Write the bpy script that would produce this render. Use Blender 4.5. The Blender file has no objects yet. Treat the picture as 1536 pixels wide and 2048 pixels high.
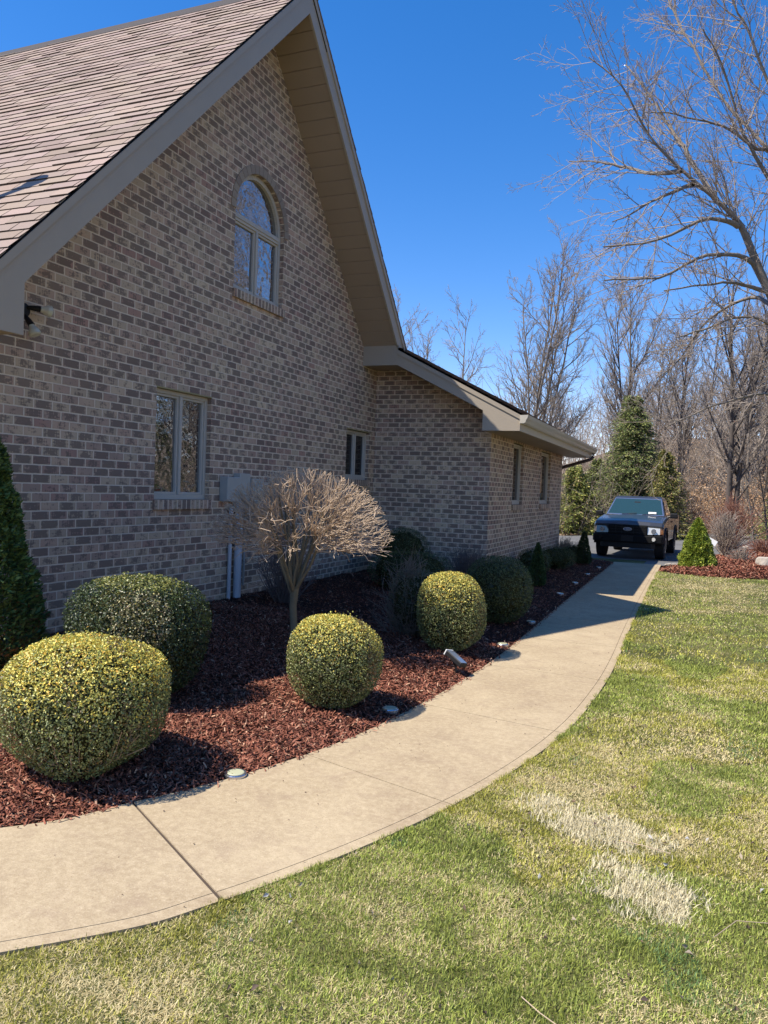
import bpy, bmesh, math, random
import numpy as np
from mathutils import Vector, Matrix
from mathutils.geometry import tessellate_polygon
R = math.radians
rng = np.random.default_rng(7)
scene = bpy.context.scene
col = scene.collection

# ------------------------------------------------------------------ helpers
def tag(o, label=None, cat=None, group=None, kind=None):
    if label: o['label'] = label
    if cat: o['category'] = cat
    if group: o['group'] = group
    if kind: o['kind'] = kind
    return o

def empty(name, loc=(0, 0, 0), rz=0.0):
    o = bpy.data.objects.new(name, None); col.objects.link(o)
    o.location = loc; o.rotation_euler = (0, 0, rz); o.empty_display_size = .2
    return o

def np_mesh(name, V, F, mat, parent=None, C=None, smooth=False, local=None):
    """V (n,3), F list of arrays (m,k); C (n,3) or (n,4) colours per vertex"""
    V = np.asarray(V, dtype=np.float32)
    if local is not None: V = V - np.asarray(local, dtype=np.float32)
    if not isinstance(F, (list, tuple)): F = [F]
    F = [np.asarray(f, dtype=np.int32) for f in F if len(f)]
    me = bpy.data.meshes.new(name)
    me.vertices.add(len(V)); me.vertices.foreach_set('co', V.ravel())
    nl = sum(f.size for f in F); npoly = sum(len(f) for f in F)
    me.loops.add(nl); me.loops.foreach_set('vertex_index', np.concatenate([f.ravel() for f in F]))
    tot = np.concatenate([np.full(len(f), f.shape[1], dtype=np.int32) for f in F])
    st = np.concatenate([[0], np.cumsum(tot)[:-1]]).astype(np.int32)
    me.polygons.add(npoly); me.polygons.foreach_set('loop_start', st)
    try: me.polygons.foreach_set('loop_total', tot)
    except Exception: pass
    if smooth: me.polygons.foreach_set('use_smooth', np.ones(npoly, dtype=bool))
    me.update(calc_edges=True); me.validate()
    if C is not None:
        C = np.asarray(C, dtype=np.float32)
        if C.shape[1] == 3: C = np.hstack([C, np.ones((len(C), 1), np.float32)])
        a = me.color_attributes.new('Col', 'FLOAT_COLOR', 'POINT'); a.data.foreach_set('color', C.ravel())
    if mat: me.materials.append(mat)
    o = bpy.data.objects.new(name, me); col.objects.link(o)
    if parent: o.parent = parent
    return o

class MB:
    """collects simple shapes into one mesh"""
    def __init__(s): s.V = []; s.F = []
    def poly(s, pts):
        n = len(s.V); s.V += [tuple(p) for p in pts]; s.F.append(tuple(range(n, n + len(pts)))); return s
    def box(s, x0, x1, y0, y1, z0, z1):
        n = len(s.V)
        s.V += [(x0,y0,z0),(x1,y0,z0),(x1,y1,z0),(x0,y1,z0),(x0,y0,z1),(x1,y0,z1),(x1,y1,z1),(x0,y1,z1)]
        s.F += [tuple(n+i for i in f) for f in ((3,2,1,0),(4,5,6,7),(0,1,5,4),(1,2,6,5),(2,3,7,6),(3,0,4,7))]
        return s
    def prism(s, pts, ax, a, b):
        """extrude 2D polygon pts along axis ax from a to b. pts are the other two coords in order"""
        n = len(s.V); m = len(pts)
        for t in (a, b):
            for p in pts:
                q = list(p); q.insert(ax, t); s.V.append(tuple(q))
        tris = tessellate_polygon([[Vector((p[0], p[1], 0)) for p in pts]])
        for t in tris:
            s.F.append(tuple(n + i for i in t)); s.F.append(tuple(n + m + i for i in reversed(t)))
        for i in range(m):
            j = (i + 1) % m; s.F.append((n+i, n+j, n+m+j, n+m+i))
        return s
    def tube(s, pts, rad, k=8, caps=True):
        n = len(s.V); pts = [Vector(p) for p in pts]
        if not hasattr(rad, '__len__'): rad = [rad]*len(pts)
        for i, p in enumerate(pts):
            d = (pts[min(i+1, len(pts)-1)] - pts[max(i-1, 0)]).normalized()
            a = d.cross(Vector((0,0,1))); 
            if a.length < 1e-3: a = Vector((1,0,0))
            a.normalize(); b = d.cross(a)
            for j in range(k):
                t = 2*math.pi*j/k; s.V.append(tuple(p + rad[i]*(math.cos(t)*a + math.sin(t)*b)))
        for i in range(len(pts)-1):
            for j in range(k):
                s.F.append((n+i*k+j, n+i*k+(j+1)%k, n+(i+1)*k+(j+1)%k, n+(i+1)*k+j))
        if caps:
            s.F.append(tuple(n+j for j in range(k))); e = n+(len(pts)-1)*k
            s.F.append(tuple(e+j for j in reversed(range(k))))
        return s
    def build(s, name, mat, parent=None, smooth=False, bevel=0, seg=2, local=None):
        me = bpy.data.meshes.new(name)
        V = s.V if local is None else [tuple(np.subtract(v, local)) for v in s.V]
        me.from_pydata(V, [], s.F); me.validate()
        bm = bmesh.new(); bm.from_mesh(me); bmesh.ops.recalc_face_normals(bm, faces=bm.faces); bm.to_mesh(me); bm.free()
        if smooth:
            for p in me.polygons: p.use_smooth = True
        if mat: me.materials.append(mat)
        o = bpy.data.objects.new(name, me); col.objects.link(o)
        if parent: o.parent = parent
        if bevel:
            m = o.modifiers.new('bevel', 'BEVEL'); m.width = bevel; m.segments = seg; m.limit_method = 'ANGLE'; m.angle_limit = R(35)
        return o

def vnoise(x, y, s, seed=0):
    """2D value noise 0..1"""
    x = np.asarray(x)/s; y = np.asarray(y)/s
    xi = np.floor(x).astype(np.int64); yi = np.floor(y).astype(np.int64); fx = x-xi; fy = y-yi
    fx = fx*fx*(3-2*fx); fy = fy*fy*(3-2*fy)
    def h(a, b):
        v = (a*374761393 + b*668265263 + seed*1442695041) & 0xffffffff
        v = ((v ^ (v >> 13))*1274126177) & 0xffffffff
        return ((v ^ (v >> 16)) & 0xffff)/65535.
    return (h(xi,yi)*(1-fx)+h(xi+1,yi)*fx)*(1-fy)+(h(xi,yi+1)*(1-fx)+h(xi+1,yi+1)*fx)*fy

# ------------------------------------------------------------------ materials
def new_mat(name):
    m = bpy.data.materials.new(name); m.use_nodes = True
    nt = m.node_tree; b = nt.nodes['Principled BSDF']
    return m, nt, b
class NG:
    def __init__(s, nt): s.nt = nt
    def n(s, typ, **kw):
        x = s.nt.nodes.new(typ)
        for k, v in kw.items(): setattr(x, k, v)
        return x
    def link(s, a, b): s.nt.links.new(a, b)
    def put(s, sock, v):
        if hasattr(v, 'is_output') or isinstance(v, bpy.types.NodeSocket): s.link(v, sock)
        else: sock.default_value = v
    def m(s, op, a, b=None, c=None, clamp=False):
        x = s.n('ShaderNodeMath', operation=op, use_clamp=clamp); s.put(x.inputs[0], a)
        if b is not None: s.put(x.inputs[1], b)
        if c is not None: s.put(x.inputs[2], c)
        return x.outputs[0]
    def mix(s, f, a, b, typ='MIX'):
        x = s.n('ShaderNodeMix', data_type='RGBA', blend_type=typ); s.put(x.inputs[0], f)
        for i, v in ((6, a), (7, b)):
            if isinstance(v, tuple) and len(v) == 3: v = (*v, 1)
            s.put(x.inputs[i], v)
        return x.outputs[2]
    def noise(s, vec, scale, detail=3, rough=.55, dist=0, col=False):
        x = s.n('ShaderNodeTexNoise'); x.inputs['Scale'].default_value = scale; x.inputs['Detail'].default_value = detail
        x.inputs['Roughness'].default_value = rough; x.inputs['Distortion'].default_value = dist
        if vec is not None: s.link(vec, x.inputs['Vector'])
        return x.outputs['Color' if col else 'Fac']
    def ramp(s, f, stops, interp='LINEAR'):
        x = s.n('ShaderNodeValToRGB'); x.color_ramp.interpolation = interp; e = x.color_ramp.elements
        while len(e) < len(stops): e.new(.5)
        for el, (p, c) in zip(e, stops): el.position = p; el.color = (*c, 1) if len(c) == 3 else c
        s.link(f, x.inputs[0]); return x.outputs[0]
    def pos(s): return s.n('ShaderNodeNewGeometry').outputs['Position']
    def obj(s): return s.n('ShaderNodeTexCoord').outputs['Object']
    def mapv(s, v, scale=(1,1,1), rot=(0,0,0)):
        x = s.n('ShaderNodeMapping'); s.link(v, x.inputs[0]); x.inputs['Scale'].default_value = scale; x.inputs['Rotation'].default_value = rot
        return x.outputs[0]
    def bump(s, h, strength=.5, dist=.01, nrm=None):
        x = s.n('ShaderNodeBump'); x.inputs['Strength'].default_value = strength; x.inputs['Distance'].default_value = dist
        s.link(h, x.inputs['Height'])
        if nrm is not None: s.link(nrm, x.inputs['Normal'])
        return x.outputs[0]

def simple(name, c, rough=.6, metal=0, var=.15, nscale=8, bump=0, bscale=60, coat=0, spec=.5):
    m, nt, b = new_mat(name); g = NG(nt); p = g.obj()
    f = g.noise(p, nscale, 4)
    c1 = tuple(x*(1-var) for x in c); c2 = tuple(min(1, x*(1+var)) for x in c)
    g.link(g.mix(f, c1, c2), b.inputs['Base Color'])
    b.inputs['Roughness'].default_value = rough; b.inputs['Metallic'].default_value = metal
    b.inputs['Coat Weight'].default_value = coat; b.inputs['Specular IOR Level'].default_value = spec
    if bump: g.link(g.bump(g.noise(p, bscale, 3), bump, .01), b.inputs['Normal'])
    return m

def attr_mat(name, rough=.6, trans=0, spec=.4, nvar=0, nscale=30, two=None):
    m, nt, b = new_mat(name); g = NG(nt)
    a = g.n('ShaderNodeVertexColor', layer_name='Col').outputs[0]
    if nvar:
        f = g.noise(g.obj(), nscale, 3)
        k = g.m('MULTIPLY_ADD', f, 2*nvar, 1-nvar)
        cc = g.n('ShaderNodeCombineColor'); [g.link(k, cc.inputs[i]) for i in range(3)]
        a = g.mix(1.0, a, cc.outputs[0], 'MULTIPLY')
    g.link(a, b.inputs['Base Color']); b.inputs['Roughness'].default_value = rough; b.inputs['Specular IOR Level'].default_value = spec
    if trans:
        t = g.n('ShaderNodeBsdfTranslucent'); g.link(a, t.inputs[0]); mx = g.n('ShaderNodeMixShader'); mx.inputs[0].default_value = trans
        g.link(b.outputs[0], mx.inputs[1]); g.link(t.outputs[0], mx.inputs[2]); g.link(mx.outputs[0], nt.nodes['Material Output'].inputs[0])
    return m

def brick_material(name, soldier=False, vertical=False):
    m, nt, b = new_mat(name); g = NG(nt)
    geo = g.n('ShaderNodeNewGeometry'); P = geo.outputs['Position']
    wob = g.noise(P, 22, 2, col=True)
    vm = g.n('ShaderNodeVectorMath', operation='SCALE'); vs = g.n('ShaderNodeVectorMath', operation='SUBTRACT'); g.link(wob, vs.inputs[0]); vs.inputs[1].default_value = (.5,.5,.5)
    g.link(vs.outputs[0], vm.inputs[0]); vm.inputs['Scale'].default_value = .006
    va = g.n('ShaderNodeVectorMath', operation='ADD'); g.link(P, va.inputs[0]); g.link(vm.outputs[0], va.inputs[1])
    sx = g.n('ShaderNodeSeparateXYZ'); g.link(va.outputs[0], sx.inputs[0])
    sn = g.n('ShaderNodeSeparateXYZ'); g.link(geo.outputs['True Normal'], sn.inputs[0])
    isx = g.m('GREATER_THAN', g.m('ABSOLUTE', sn.outputs[0]), .6)
    u = g.m('ADD', g.m('MULTIPLY', sx.outputs[1], isx), g.m('MULTIPLY', sx.outputs[0], g.m('SUBTRACT', 1, isx)))
    z = sx.outputs[2]
    L, H, J = (.2095, .0813, .0118)
    if soldier: L, H = .0815, 1.0
    row = g.m('FLOOR', g.m('DIVIDE', g.m('ADD', z, .012 if not soldier else 10), H)); fz = g.m('FRACT', g.m('DIVIDE', g.m('ADD', z, .012 if not soldier else 10), H))
    off = g.m('MULTIPLY', g.m('MODULO', g.m('ADD', row, 1000), 2), .5)
    uu = g.m('ADD', g.m('DIVIDE', u, L), off); cl = g.m('FLOOR', uu); fu = g.m('FRACT', uu)
    def edge(f, size):      # distance in metres to the nearest joint centre
        return g.m('MULTIPLY', g.m('MINIMUM', f, g.m('SUBTRACT', 1, f)), size)
    d = g.m('MINIMUM', edge(fu, L), edge(fz, H)) if not soldier else edge(fu, L)
    mr = g.n('ShaderNodeMapRange', interpolation_type='SMOOTHSTEP'); g.link(d, mr.inputs[0])
    mr.inputs[1].default_value = J/2-.0012; mr.inputs[2].default_value = J/2+.0022; mask = mr.outputs[0]
    cv = g.n('ShaderNodeCombineXYZ'); g.link(cl, cv.inputs[0]); g.link(row, cv.inputs[1]); g.link(isx, cv.inputs[2])
    wn = g.n('ShaderNodeTexWhiteNoise', noise_dimensions='3D'); g.link(cv.outputs[0], wn.inputs[0])
    sc = g.n('ShaderNodeSeparateColor'); g.link(wn.outputs['Color'], sc.inputs[0])
    big = g.noise(P, .75, 3)
    pick = g.m('ADD', g.m('MULTIPLY', sc.outputs[0], .78), g.m('MULTIPLY', g.m('SUBTRACT', big, .38), 1.25), clamp=True)
    base = g.ramp(pick, [(0, (.38,.235,.185)), (.13, (.49,.28,.21)), (.28, (.47,.325,.235)), (.42, (.57,.385,.28)), (.56, (.56,.425,.29)), (.72, (.66,.49,.325)), (.84, (.60,.39,.275)), (1, (.76,.58,.38))])
    # dark drag marks, different on each brick: streaks running up the face with a ragged middle blotch
    off3 = g.n('ShaderNodeVectorMath', operation='MULTIPLY'); g.link(wn.outputs['Color'], off3.inputs[0]); off3.inputs[1].default_value = (9, 9, 9)
    pp = g.n('ShaderNodeVectorMath', operation='ADD'); g.link(P, pp.inputs[0]); g.link(off3.outputs[0], pp.inputs[1])
    st = g.noise(g.mapv(pp.outputs[0], (75, 75, 9)), 1, 3, .6)
    bl = g.noise(g.mapv(pp.outputs[0], (17, 17, 42)), 1, 4, .62)
    mid = g.m('MULTIPLY', g.m('MULTIPLY', fu, g.m('SUBTRACT', 1, fu)), 4)
    dk = g.m('MULTIPLY', g.m('ADD', g.m('MULTIPLY', st, .55), g.m('MULTIPLY', bl, .75)), g.m('ADD', .66, g.m('MULTIPLY', mid, .4)))
    thr = g.m('SUBTRACT', .71, g.m('MULTIPLY', sc.outputs[1], .30))
    dm = g.n('ShaderNodeMapRange', interpolation_type='SMOOTHSTEP'); g.link(dk, dm.inputs[0]); g.link(thr, dm.inputs[1]); g.link(g.m('ADD', thr, .12), dm.inputs[2])
    c = g.mix(g.m('MULTIPLY', dm.outputs[0], .78), base, (.165,.122,.095))
    fine = g.noise(P, 160, 3)
    c = g.mix(g.m('MULTIPLY', fine, .4), c, (.24,.18,.155))
    mo = g.mix(g.noise(P, 30, 3), (.68,.55,.41), (.81,.68,.52))
    c = g.mix(mask, mo, c)
    g.link(c, b.inputs['Base Color']); b.inputs['Roughness'].default_value = .88; b.inputs['Specular IOR Level'].default_value = .25
    h = g.m('ADD', g.m('MULTIPLY', mask, .9), g.m('ADD', g.m('MULTIPLY', fine, .22), g.m('MULTIPLY', st, .12)))
    g.link(g.bump(h, .75, .007), b.inputs['Normal'])
    return m

MAT = {}
MAT['brick'] = brick_material('brick_wall_material'); MAT['soldier'] = brick_material('rowlock_brick_material', True)
MAT['trim'] = simple('taupe_trim', (.40,.335,.255), .5, var=.07, nscale=3, bump=.15, bscale=25)
MAT['soffit'] = simple('soffit_board', (.36,.275,.20), .55, var=.08, nscale=2, bump=.2, bscale=18)
MAT['frame'] = simple('window_frame_paint', (.50,.45,.38), .42, var=.05)
MAT['gutter'] = simple('tan_gutter_metal', (.55,.50,.40), .32, var=.06, coat=.2)
MAT['brown_metal'] = simple('dark_brown_metal', (.05,.03,.022), .5)
MAT['lintel'] = simple('ochre_lintel_paint', (.36,.29,.13), .5)
MAT['pvc'] = simple('grey_conduit', (.50,.53,.56), .38, var=.08, nscale=5)
MAT['meter'] = simple('meter_enamel', (.40,.40,.37), .4, var=.1, nscale=9)
MAT['blk'] = simple('black_plastic', (.012,.012,.013), .5, spec=.3)
MAT['blk_trim'] = simple('dark_trim', (.009,.009,.009), .75, spec=.2)
MAT['rubber'] = simple('tyre_rubber', (.014,.014,.015), .85, bump=.4, bscale=40)
MAT['white'] = simple('white_plastic', (.75,.75,.72), .35, var=.04)
MAT['bark'] = simple('pale_bark', (.20,.165,.13), .9, var=.35, nscale=10, bump=.6, bscale=40)
MAT['bark_dark'] = simple('dark_bark', (.10,.08,.065), .92, var=.4, nscale=10, bump=.6, bscale=30)
MAT['twig'] = simple('grey_brown_twigs', (.31,.255,.205), .8, var=.28, nscale=3)
MAT['twig_far'] = simple('tan_grey_twigs', (.33,.265,.21), .85, var=.25, nscale=1)
MAT['twig_pale'] = simple('pale_hawthorn_twigs', (.52,.39,.27), .7, var=.25, nscale=14)
MAT['bark_green'] = simple('olive_bark', (.19,.15,.085), .8, var=.3, nscale=14, bump=.4, bscale=60)
MAT['leaf'] = attr_mat('leaf_material', .42, .18, .5)
MAT['needle'] = attr_mat('needle_material', .55, .12, .35)
MAT['grass'] = attr_mat('grass_material', .55, .25, .35)
MAT['chip'] = attr_mat('mulch_chip_material', .85, 0, .25)
MAT['shingle'] = attr_mat('shingle_material', .9, 0, .2, nvar=.28, nscale=160)
MAT['stone'] = simple('pale_rock', (.42,.37,.30), .85, var=.3, nscale=7, bump=.8, bscale=18)
MAT['dark_rock'] = simple('grey_stone', (.12,.11,.10), .9, var=.3, nscale=14, bump=.6, bscale=30)

def concrete():
    m, nt, b = new_mat('concrete_walk'); g = NG(nt); P = g.pos()
    a = g.noise(P, 1.1, 7, .68, .5); c2 = g.noise(P, 14, 5, .7); sp = g.noise(P, 130, 3, .65)
    base = g.ramp(a, [(.32, (.27,.20,.12)), (.5, (.36,.28,.172)), (.66, (.44,.35,.22))])
    base = g.mix(g.m('MULTIPLY', c2, .55), base, (.40,.305,.19))
    mo_ = g.n('ShaderNodeMapRange'); g.link(g.noise(P, 26, 8, .78), mo_.inputs[0]); mo_.inputs[1].default_value = .42; mo_.inputs[2].default_value = .62
    base = g.mix(g.m('MULTIPLY', mo_.outputs[0], .42), base, (.60,.485,.315))
    mo2 = g.n('ShaderNodeMapRange'); g.link(g.noise(g.mapv(P, (1,1,1), (0,0,.6)), 5.5, 6, .7, .4), mo2.inputs[0]); mo2.inputs[1].default_value = .5; mo2.inputs[2].default_value = .7
    base = g.mix(g.m('MULTIPLY', mo2.outputs[0], .45), base, (.27,.195,.13))
    spk = g.n('ShaderNodeMapRange'); g.link(sp, spk.inputs[0]); spk.inputs[1].default_value = .56; spk.inputs[2].default_value = .7
    base = g.mix(g.m('MULTIPLY', spk.outputs[0], .8), base, (.25,.175,.105))
    spk2 = g.n('ShaderNodeMapRange'); g.link(g.noise(P, 75, 4, .7), spk2.inputs[0]); spk2.inputs[1].default_value = .55; spk2.inputs[2].default_value = .75
    base = g.mix(g.m('MULTIPLY', spk2.outputs[0], .6), base, (.62,.51,.36))
    st = g.n('ShaderNodeMapRange'); g.link(g.noise(P, 3.3, 4, .65, .6), st.inputs[0]); st.inputs[1].default_value = .62; st.inputs[2].default_value = .8
    base = g.mix(g.m('MULTIPLY', st.outputs[0], .6), base, (.27,.19,.13))
    g.link(base, b.inputs['Base Color']); b.inputs['Roughness'].default_value = .9; b.inputs['Specular IOR Level'].default_value = .25
    br = g.noise(g.mapv(P, (14, 150, 1), (0, 0, R(-12))), 1, 2)
    h = g.m('ADD', g.m('MULTIPLY', br, .5), sp)
    g.link(g.bump(h, .35, .004), b.inputs['Normal'])
    return m
MAT['concrete'] = concrete()

def ground_mat(name, stops, s1=1.2, s2=18, rough=.95, bump=.5, bd=.03):
    m, nt, b = new_mat(name); g = NG(nt); P = g.pos()
    f = g.m('ADD', g.m('MULTIPLY', g.noise(P, s1, 4), .5), g.m('MULTIPLY', g.noise(P, s2, 5, .65), .5))
    g.link(g.ramp(f, stops), b.inputs['Base Color']); b.inputs['Roughness'].default_value = rough; b.inputs['Specular IOR Level'].default_value = .2
    g.link(g.bump(g.noise(P, s2*4, 4, .7), bump, bd), b.inputs['Normal'])
    return m
MAT['soil'] = ground_mat('lawn_soil', [(.35, (.055,.06,.02)), (.5, (.12,.12,.04)), (.65, (.24,.20,.09))], 1.0, 25)
MAT['mulch'] = ground_mat('red_mulch', [(.3, (.02,.008,.005)), (.5, (.05,.016,.010)), (.72, (.10,.034,.02))], 4, 60, bump=.9, bd=.03)  # base sheet kept near black, shade between the chips put into its colour
MAT['asphalt'] = ground_mat('asphalt', [(.3, (.11,.108,.105)), (.55, (.16,.157,.152)), (.8, (.22,.215,.205))], .8, 60, bump=.4, bd=.01)
MAT['woods'] = ground_mat('leaf_litter', [(.3, (.10,.07,.045)), (.5, (.20,.145,.095)), (.72, (.33,.26,.18))], .5, 6, bump=.9, bd=.1)

def glass_mat():
    m, nt, b = new_mat('reflective_window_glass'); g = NG(nt)
    P = g.pos(); h = g.m('ADD', g.noise(g.mapv(P, (1, 2.2, 3.2)), 1.5, 2, .5), g.m('MULTIPLY', g.noise(g.mapv(P, (1, 3, 9)), 1.7, 1), .22))
    nrm = g.bump(h, .2, .05)
    b.inputs['Base Color'].default_value = (.012,.013,.014,1); b.inputs['Roughness'].default_value = .02; g.link(nrm, b.inputs['Normal'])
    gl = g.n('ShaderNodeBsdfGlossy'); gl.inputs['Roughness'].default_value = .015; gl.inputs['Color'].default_value = (.85,.88,.9,1); g.link(nrm, gl.inputs['Normal'])
    lw = g.n('ShaderNodeFresnel'); lw.inputs[0].default_value = 2.3
    mx = g.n('ShaderNodeMixShader'); g.link(g.m('MULTIPLY_ADD', lw.outputs[0], .9, .22, clamp=True), mx.inputs[0]); g.link(b.outputs[0], mx.inputs[1]); g.link(gl.outputs[0], mx.inputs[2])
    g.link(mx.outputs[0], nt.nodes['Material Output'].inputs[0]); return m
MAT['glass'] = glass_mat()
def dark_glass():
    m, nt, b = new_mat('dark_window_glass'); b.inputs['Base Color'].default_value = (.01,.011,.013,1); b.inputs['Roughness'].default_value = .06
    return m
MAT['dark_glass'] = dark_glass()
def car_glass():
    m, nt, b = new_mat('tinted_car_glass'); b.inputs['Base Color'].default_value = (.02,.05,.05,1); b.inputs['Roughness'].default_value = .04
    b.inputs['Coat Weight'].default_value = 1; b.inputs['Coat Roughness'].default_value = .03; return m
MAT['car_glass'] = car_glass()
def car_paint():
    m, nt, b = new_mat('dark_blue_grey_car_paint'); g = NG(nt)
    f = g.noise(g.obj(), 900, 1); g.link(g.mix(f, (.022,.024,.028), (.05,.054,.062)), b.inputs['Base Color'])
    b.inputs['Metallic'].default_value = .1; b.inputs['Roughness'].default_value = .35; b.inputs['Coat Weight'].default_value = .7; b.inputs['Coat Roughness'].default_value = .06
    return m
MAT['paint'] = car_paint()
def lens():
    m, nt, b = new_mat('headlight_lens'); b.inputs['Base Color'].default_value = (.75,.73,.66,1); b.inputs['Roughness'].default_value = .25; b.inputs['Metallic'].default_value = .2; b.inputs['Coat Weight'].default_value = 1
    return m
MAT['lens'] = lens(); MAT['amber'] = simple('amber_lens', (.75,.25,.04), .25, coat=.8); MAT['chrome'] = simple('dull_chrome', (.55,.56,.58), .22, metal=.9, var=.05)
MAT['emblem'] = simple('blue_grey_emblem', (.10,.14,.24), .3, coat=.6)
MAT['bulb'] = simple('floodlight_bulb_glass', (.62,.60,.48), .08, var=.15, coat=1)

# ------------------------------------------------------------------ camera and light
cam = bpy.data.cameras.new('camera'); co = bpy.data.objects.new('camera', cam); col.objects.link(co); scene.camera = co
def unit(v): v = np.array(v, float); return v/np.linalg.norm(v)
FPX = 1560.0; d1 = unit((632, 24, -FPX)); hh = unit((1, -.037, 0)); up = unit(np.cross(hh, -d1)); up = up if up[1] > 0 else -up
RX = unit(np.cross(d1, up)); M = np.array([RX, d1, up])
co.matrix_world = Matrix([[*M[0], 0], [*M[1], 0], [*M[2], 1.6], [0, 0, 0, 1]])
cam.sensor_fit = 'VERTICAL'; cam.sensor_height = 24; cam.lens = 24*FPX/2048; cam.clip_end = 2000; cam.clip_start = .05

SUN = Vector((-.566, -.415, 1)).normalized()
sl = bpy.data.lights.new('sun', 'SUN'); sl.energy = 5.0; sl.angle = R(.53); sl.color = (1, .93, .82)
so = bpy.data.objects.new('sun', sl); col.objects.link(so); so.rotation_euler = SUN.to_track_quat('Z', 'Y').to_euler(); so.location = (-20, -15, 35)
w = bpy.data.worlds.new('World'); scene.world = w; w.use_nodes = True; nt = w.node_tree; g = NG(nt)
bg = nt.nodes['Background']; sky = g.n('ShaderNodeTexSky', sky_type='NISHITA'); sky.sun_disc = False
sky.sun_elevation = math.asin(SUN.z); sky.sun_rotation = math.atan2(SUN.x, SUN.y) % (2*math.pi)
sky.altitude = 400; sky.air_density = 1.0; sky.dust_density = .2; sky.ozone_density = 3.0
hs = g.n('ShaderNodeHueSaturation'); hs.inputs['Saturation'].default_value = 1.36; g.link(sky.outputs[0], hs.inputs['Color'])
g.link(g.mix(1.0, hs.outputs[0], (1.22,1.0,1.12), 'MULTIPLY'), bg.inputs[0]); bg.inputs[1].default_value = .13
scene.view_settings.view_transform = 'Standard'; scene.view_settings.look = 'None'; scene.view_settings.exposure = .56; scene.view_settings.gamma = 1
scene.cycles.max_bounces = 6; scene.cycles.transparent_max_bounces = 8; scene.cycles.use_denoising = True

# ------------------------------------------------------------------ ground
LP = np.array([(-5.6,.6),(-4.2,1.5),(-2.87,2.6),(-2.54,3.09),(-2.24,3.71),(-2.0,4.52),(-1.86,5.55),(-1.78,6.69),(-1.76,8),(-1.80,10.5),(-1.86,15),(-1.89,19.95)])
RP = np.array([(-5.0,-.35),(-3.5,.62),(-2.02,2.0),(-1.63,2.51),(-1.26,3.33),(-.97,4.25),(-.77,5.35),(-.69,6.6),(-.68,8),(-.73,10.5),(-.77,15),(-.80,19.95)])
def cat(P, n):
    out = []
    for i in range(len(P)-1):
        p0 = P[max(i-1,0)]; p1 = P[i]; p2 = P[i+1]; p3 = P[min(i+2,len(P)-1)]
        for t in np.linspace(0, 1, n, endpoint=False):
            out.append(.5*((2*p1)+(-p0+p2)*t+(2*p0-5*p1+4*p2-p3)*t*t+(-p0+3*p1-3*p2+p3)*t**3))
    out.append(P[-1]); return np.array(out)
NL = 24; LC = cat(LP, NL); RC = cat(RP, NL)
def XL(y): return np.interp(y, LC[:,1], LC[:,0])
def XR(y): return np.interp(y, RC[:,1], RC[:,0])

def hill(x, y):
    d = np.clip((y-46-.35*x)/42., 0, 1); h = 8.0*d*d*(3-2*d)*np.clip((x+26)/22., .35, 1)
    d2 = np.clip((np.hypot(x, y)-90)/120., 0, 1)
    return h + d2*2
def grid(name, xs, ys, zf, mat, kind='structure', mask=None):
    X, Y = np.meshgrid(xs, ys); Z = zf(X, Y); V = np.stack([X.ravel(), Y.ravel(), Z.ravel()], 1)
    n = len(xs); m_ = len(ys); I = np.arange(n*m_).reshape(m_, n)
    F = np.stack([I[:-1,:-1].ravel(), I[:-1,1:].ravel(), I[1:,1:].ravel(), I[1:,:-1].ravel()], 1)
    if mask is not None:
        c = V[F].mean(1); F = F[mask(c[:,0], c[:,1])]
    o = np_mesh(name, V, F, mat, smooth=True); tag(o, kind=kind); return o
xs = np.concatenate([np.linspace(-300,-60,12), np.linspace(-55,55,56), np.linspace(60,300,12)])
grid('ground', xs, xs+40, lambda x, y: hill(x, y)-.07, MAT['woods'])
MB().poly([(-14,-14,-.011),(30,-14,-.011),(30,18.0,-.011),(-1.2,18.4,-.011),(-1.2,21,-.011),(-14,21,-.011)]).build('lawn', MAT['soil'])
tag(bpy.data.objects['lawn'], kind='structure')
far = [(30,55),(14,50.5),(6,47),(2.5,44),(0,40.5),(-2,37),(-4.8,31.5),(-9,28.5),(-20,27)]
dv = [(-20,20.0),(-2.6,20.0),(-.6,20.0),(-.6,19.2),(30,19.2)]
b_ = MB(); b_.poly([(x,y,-.018) for x,y in dv+far]); tag(b_.build('driveway', MAT['asphalt']), kind='structure')

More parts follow.
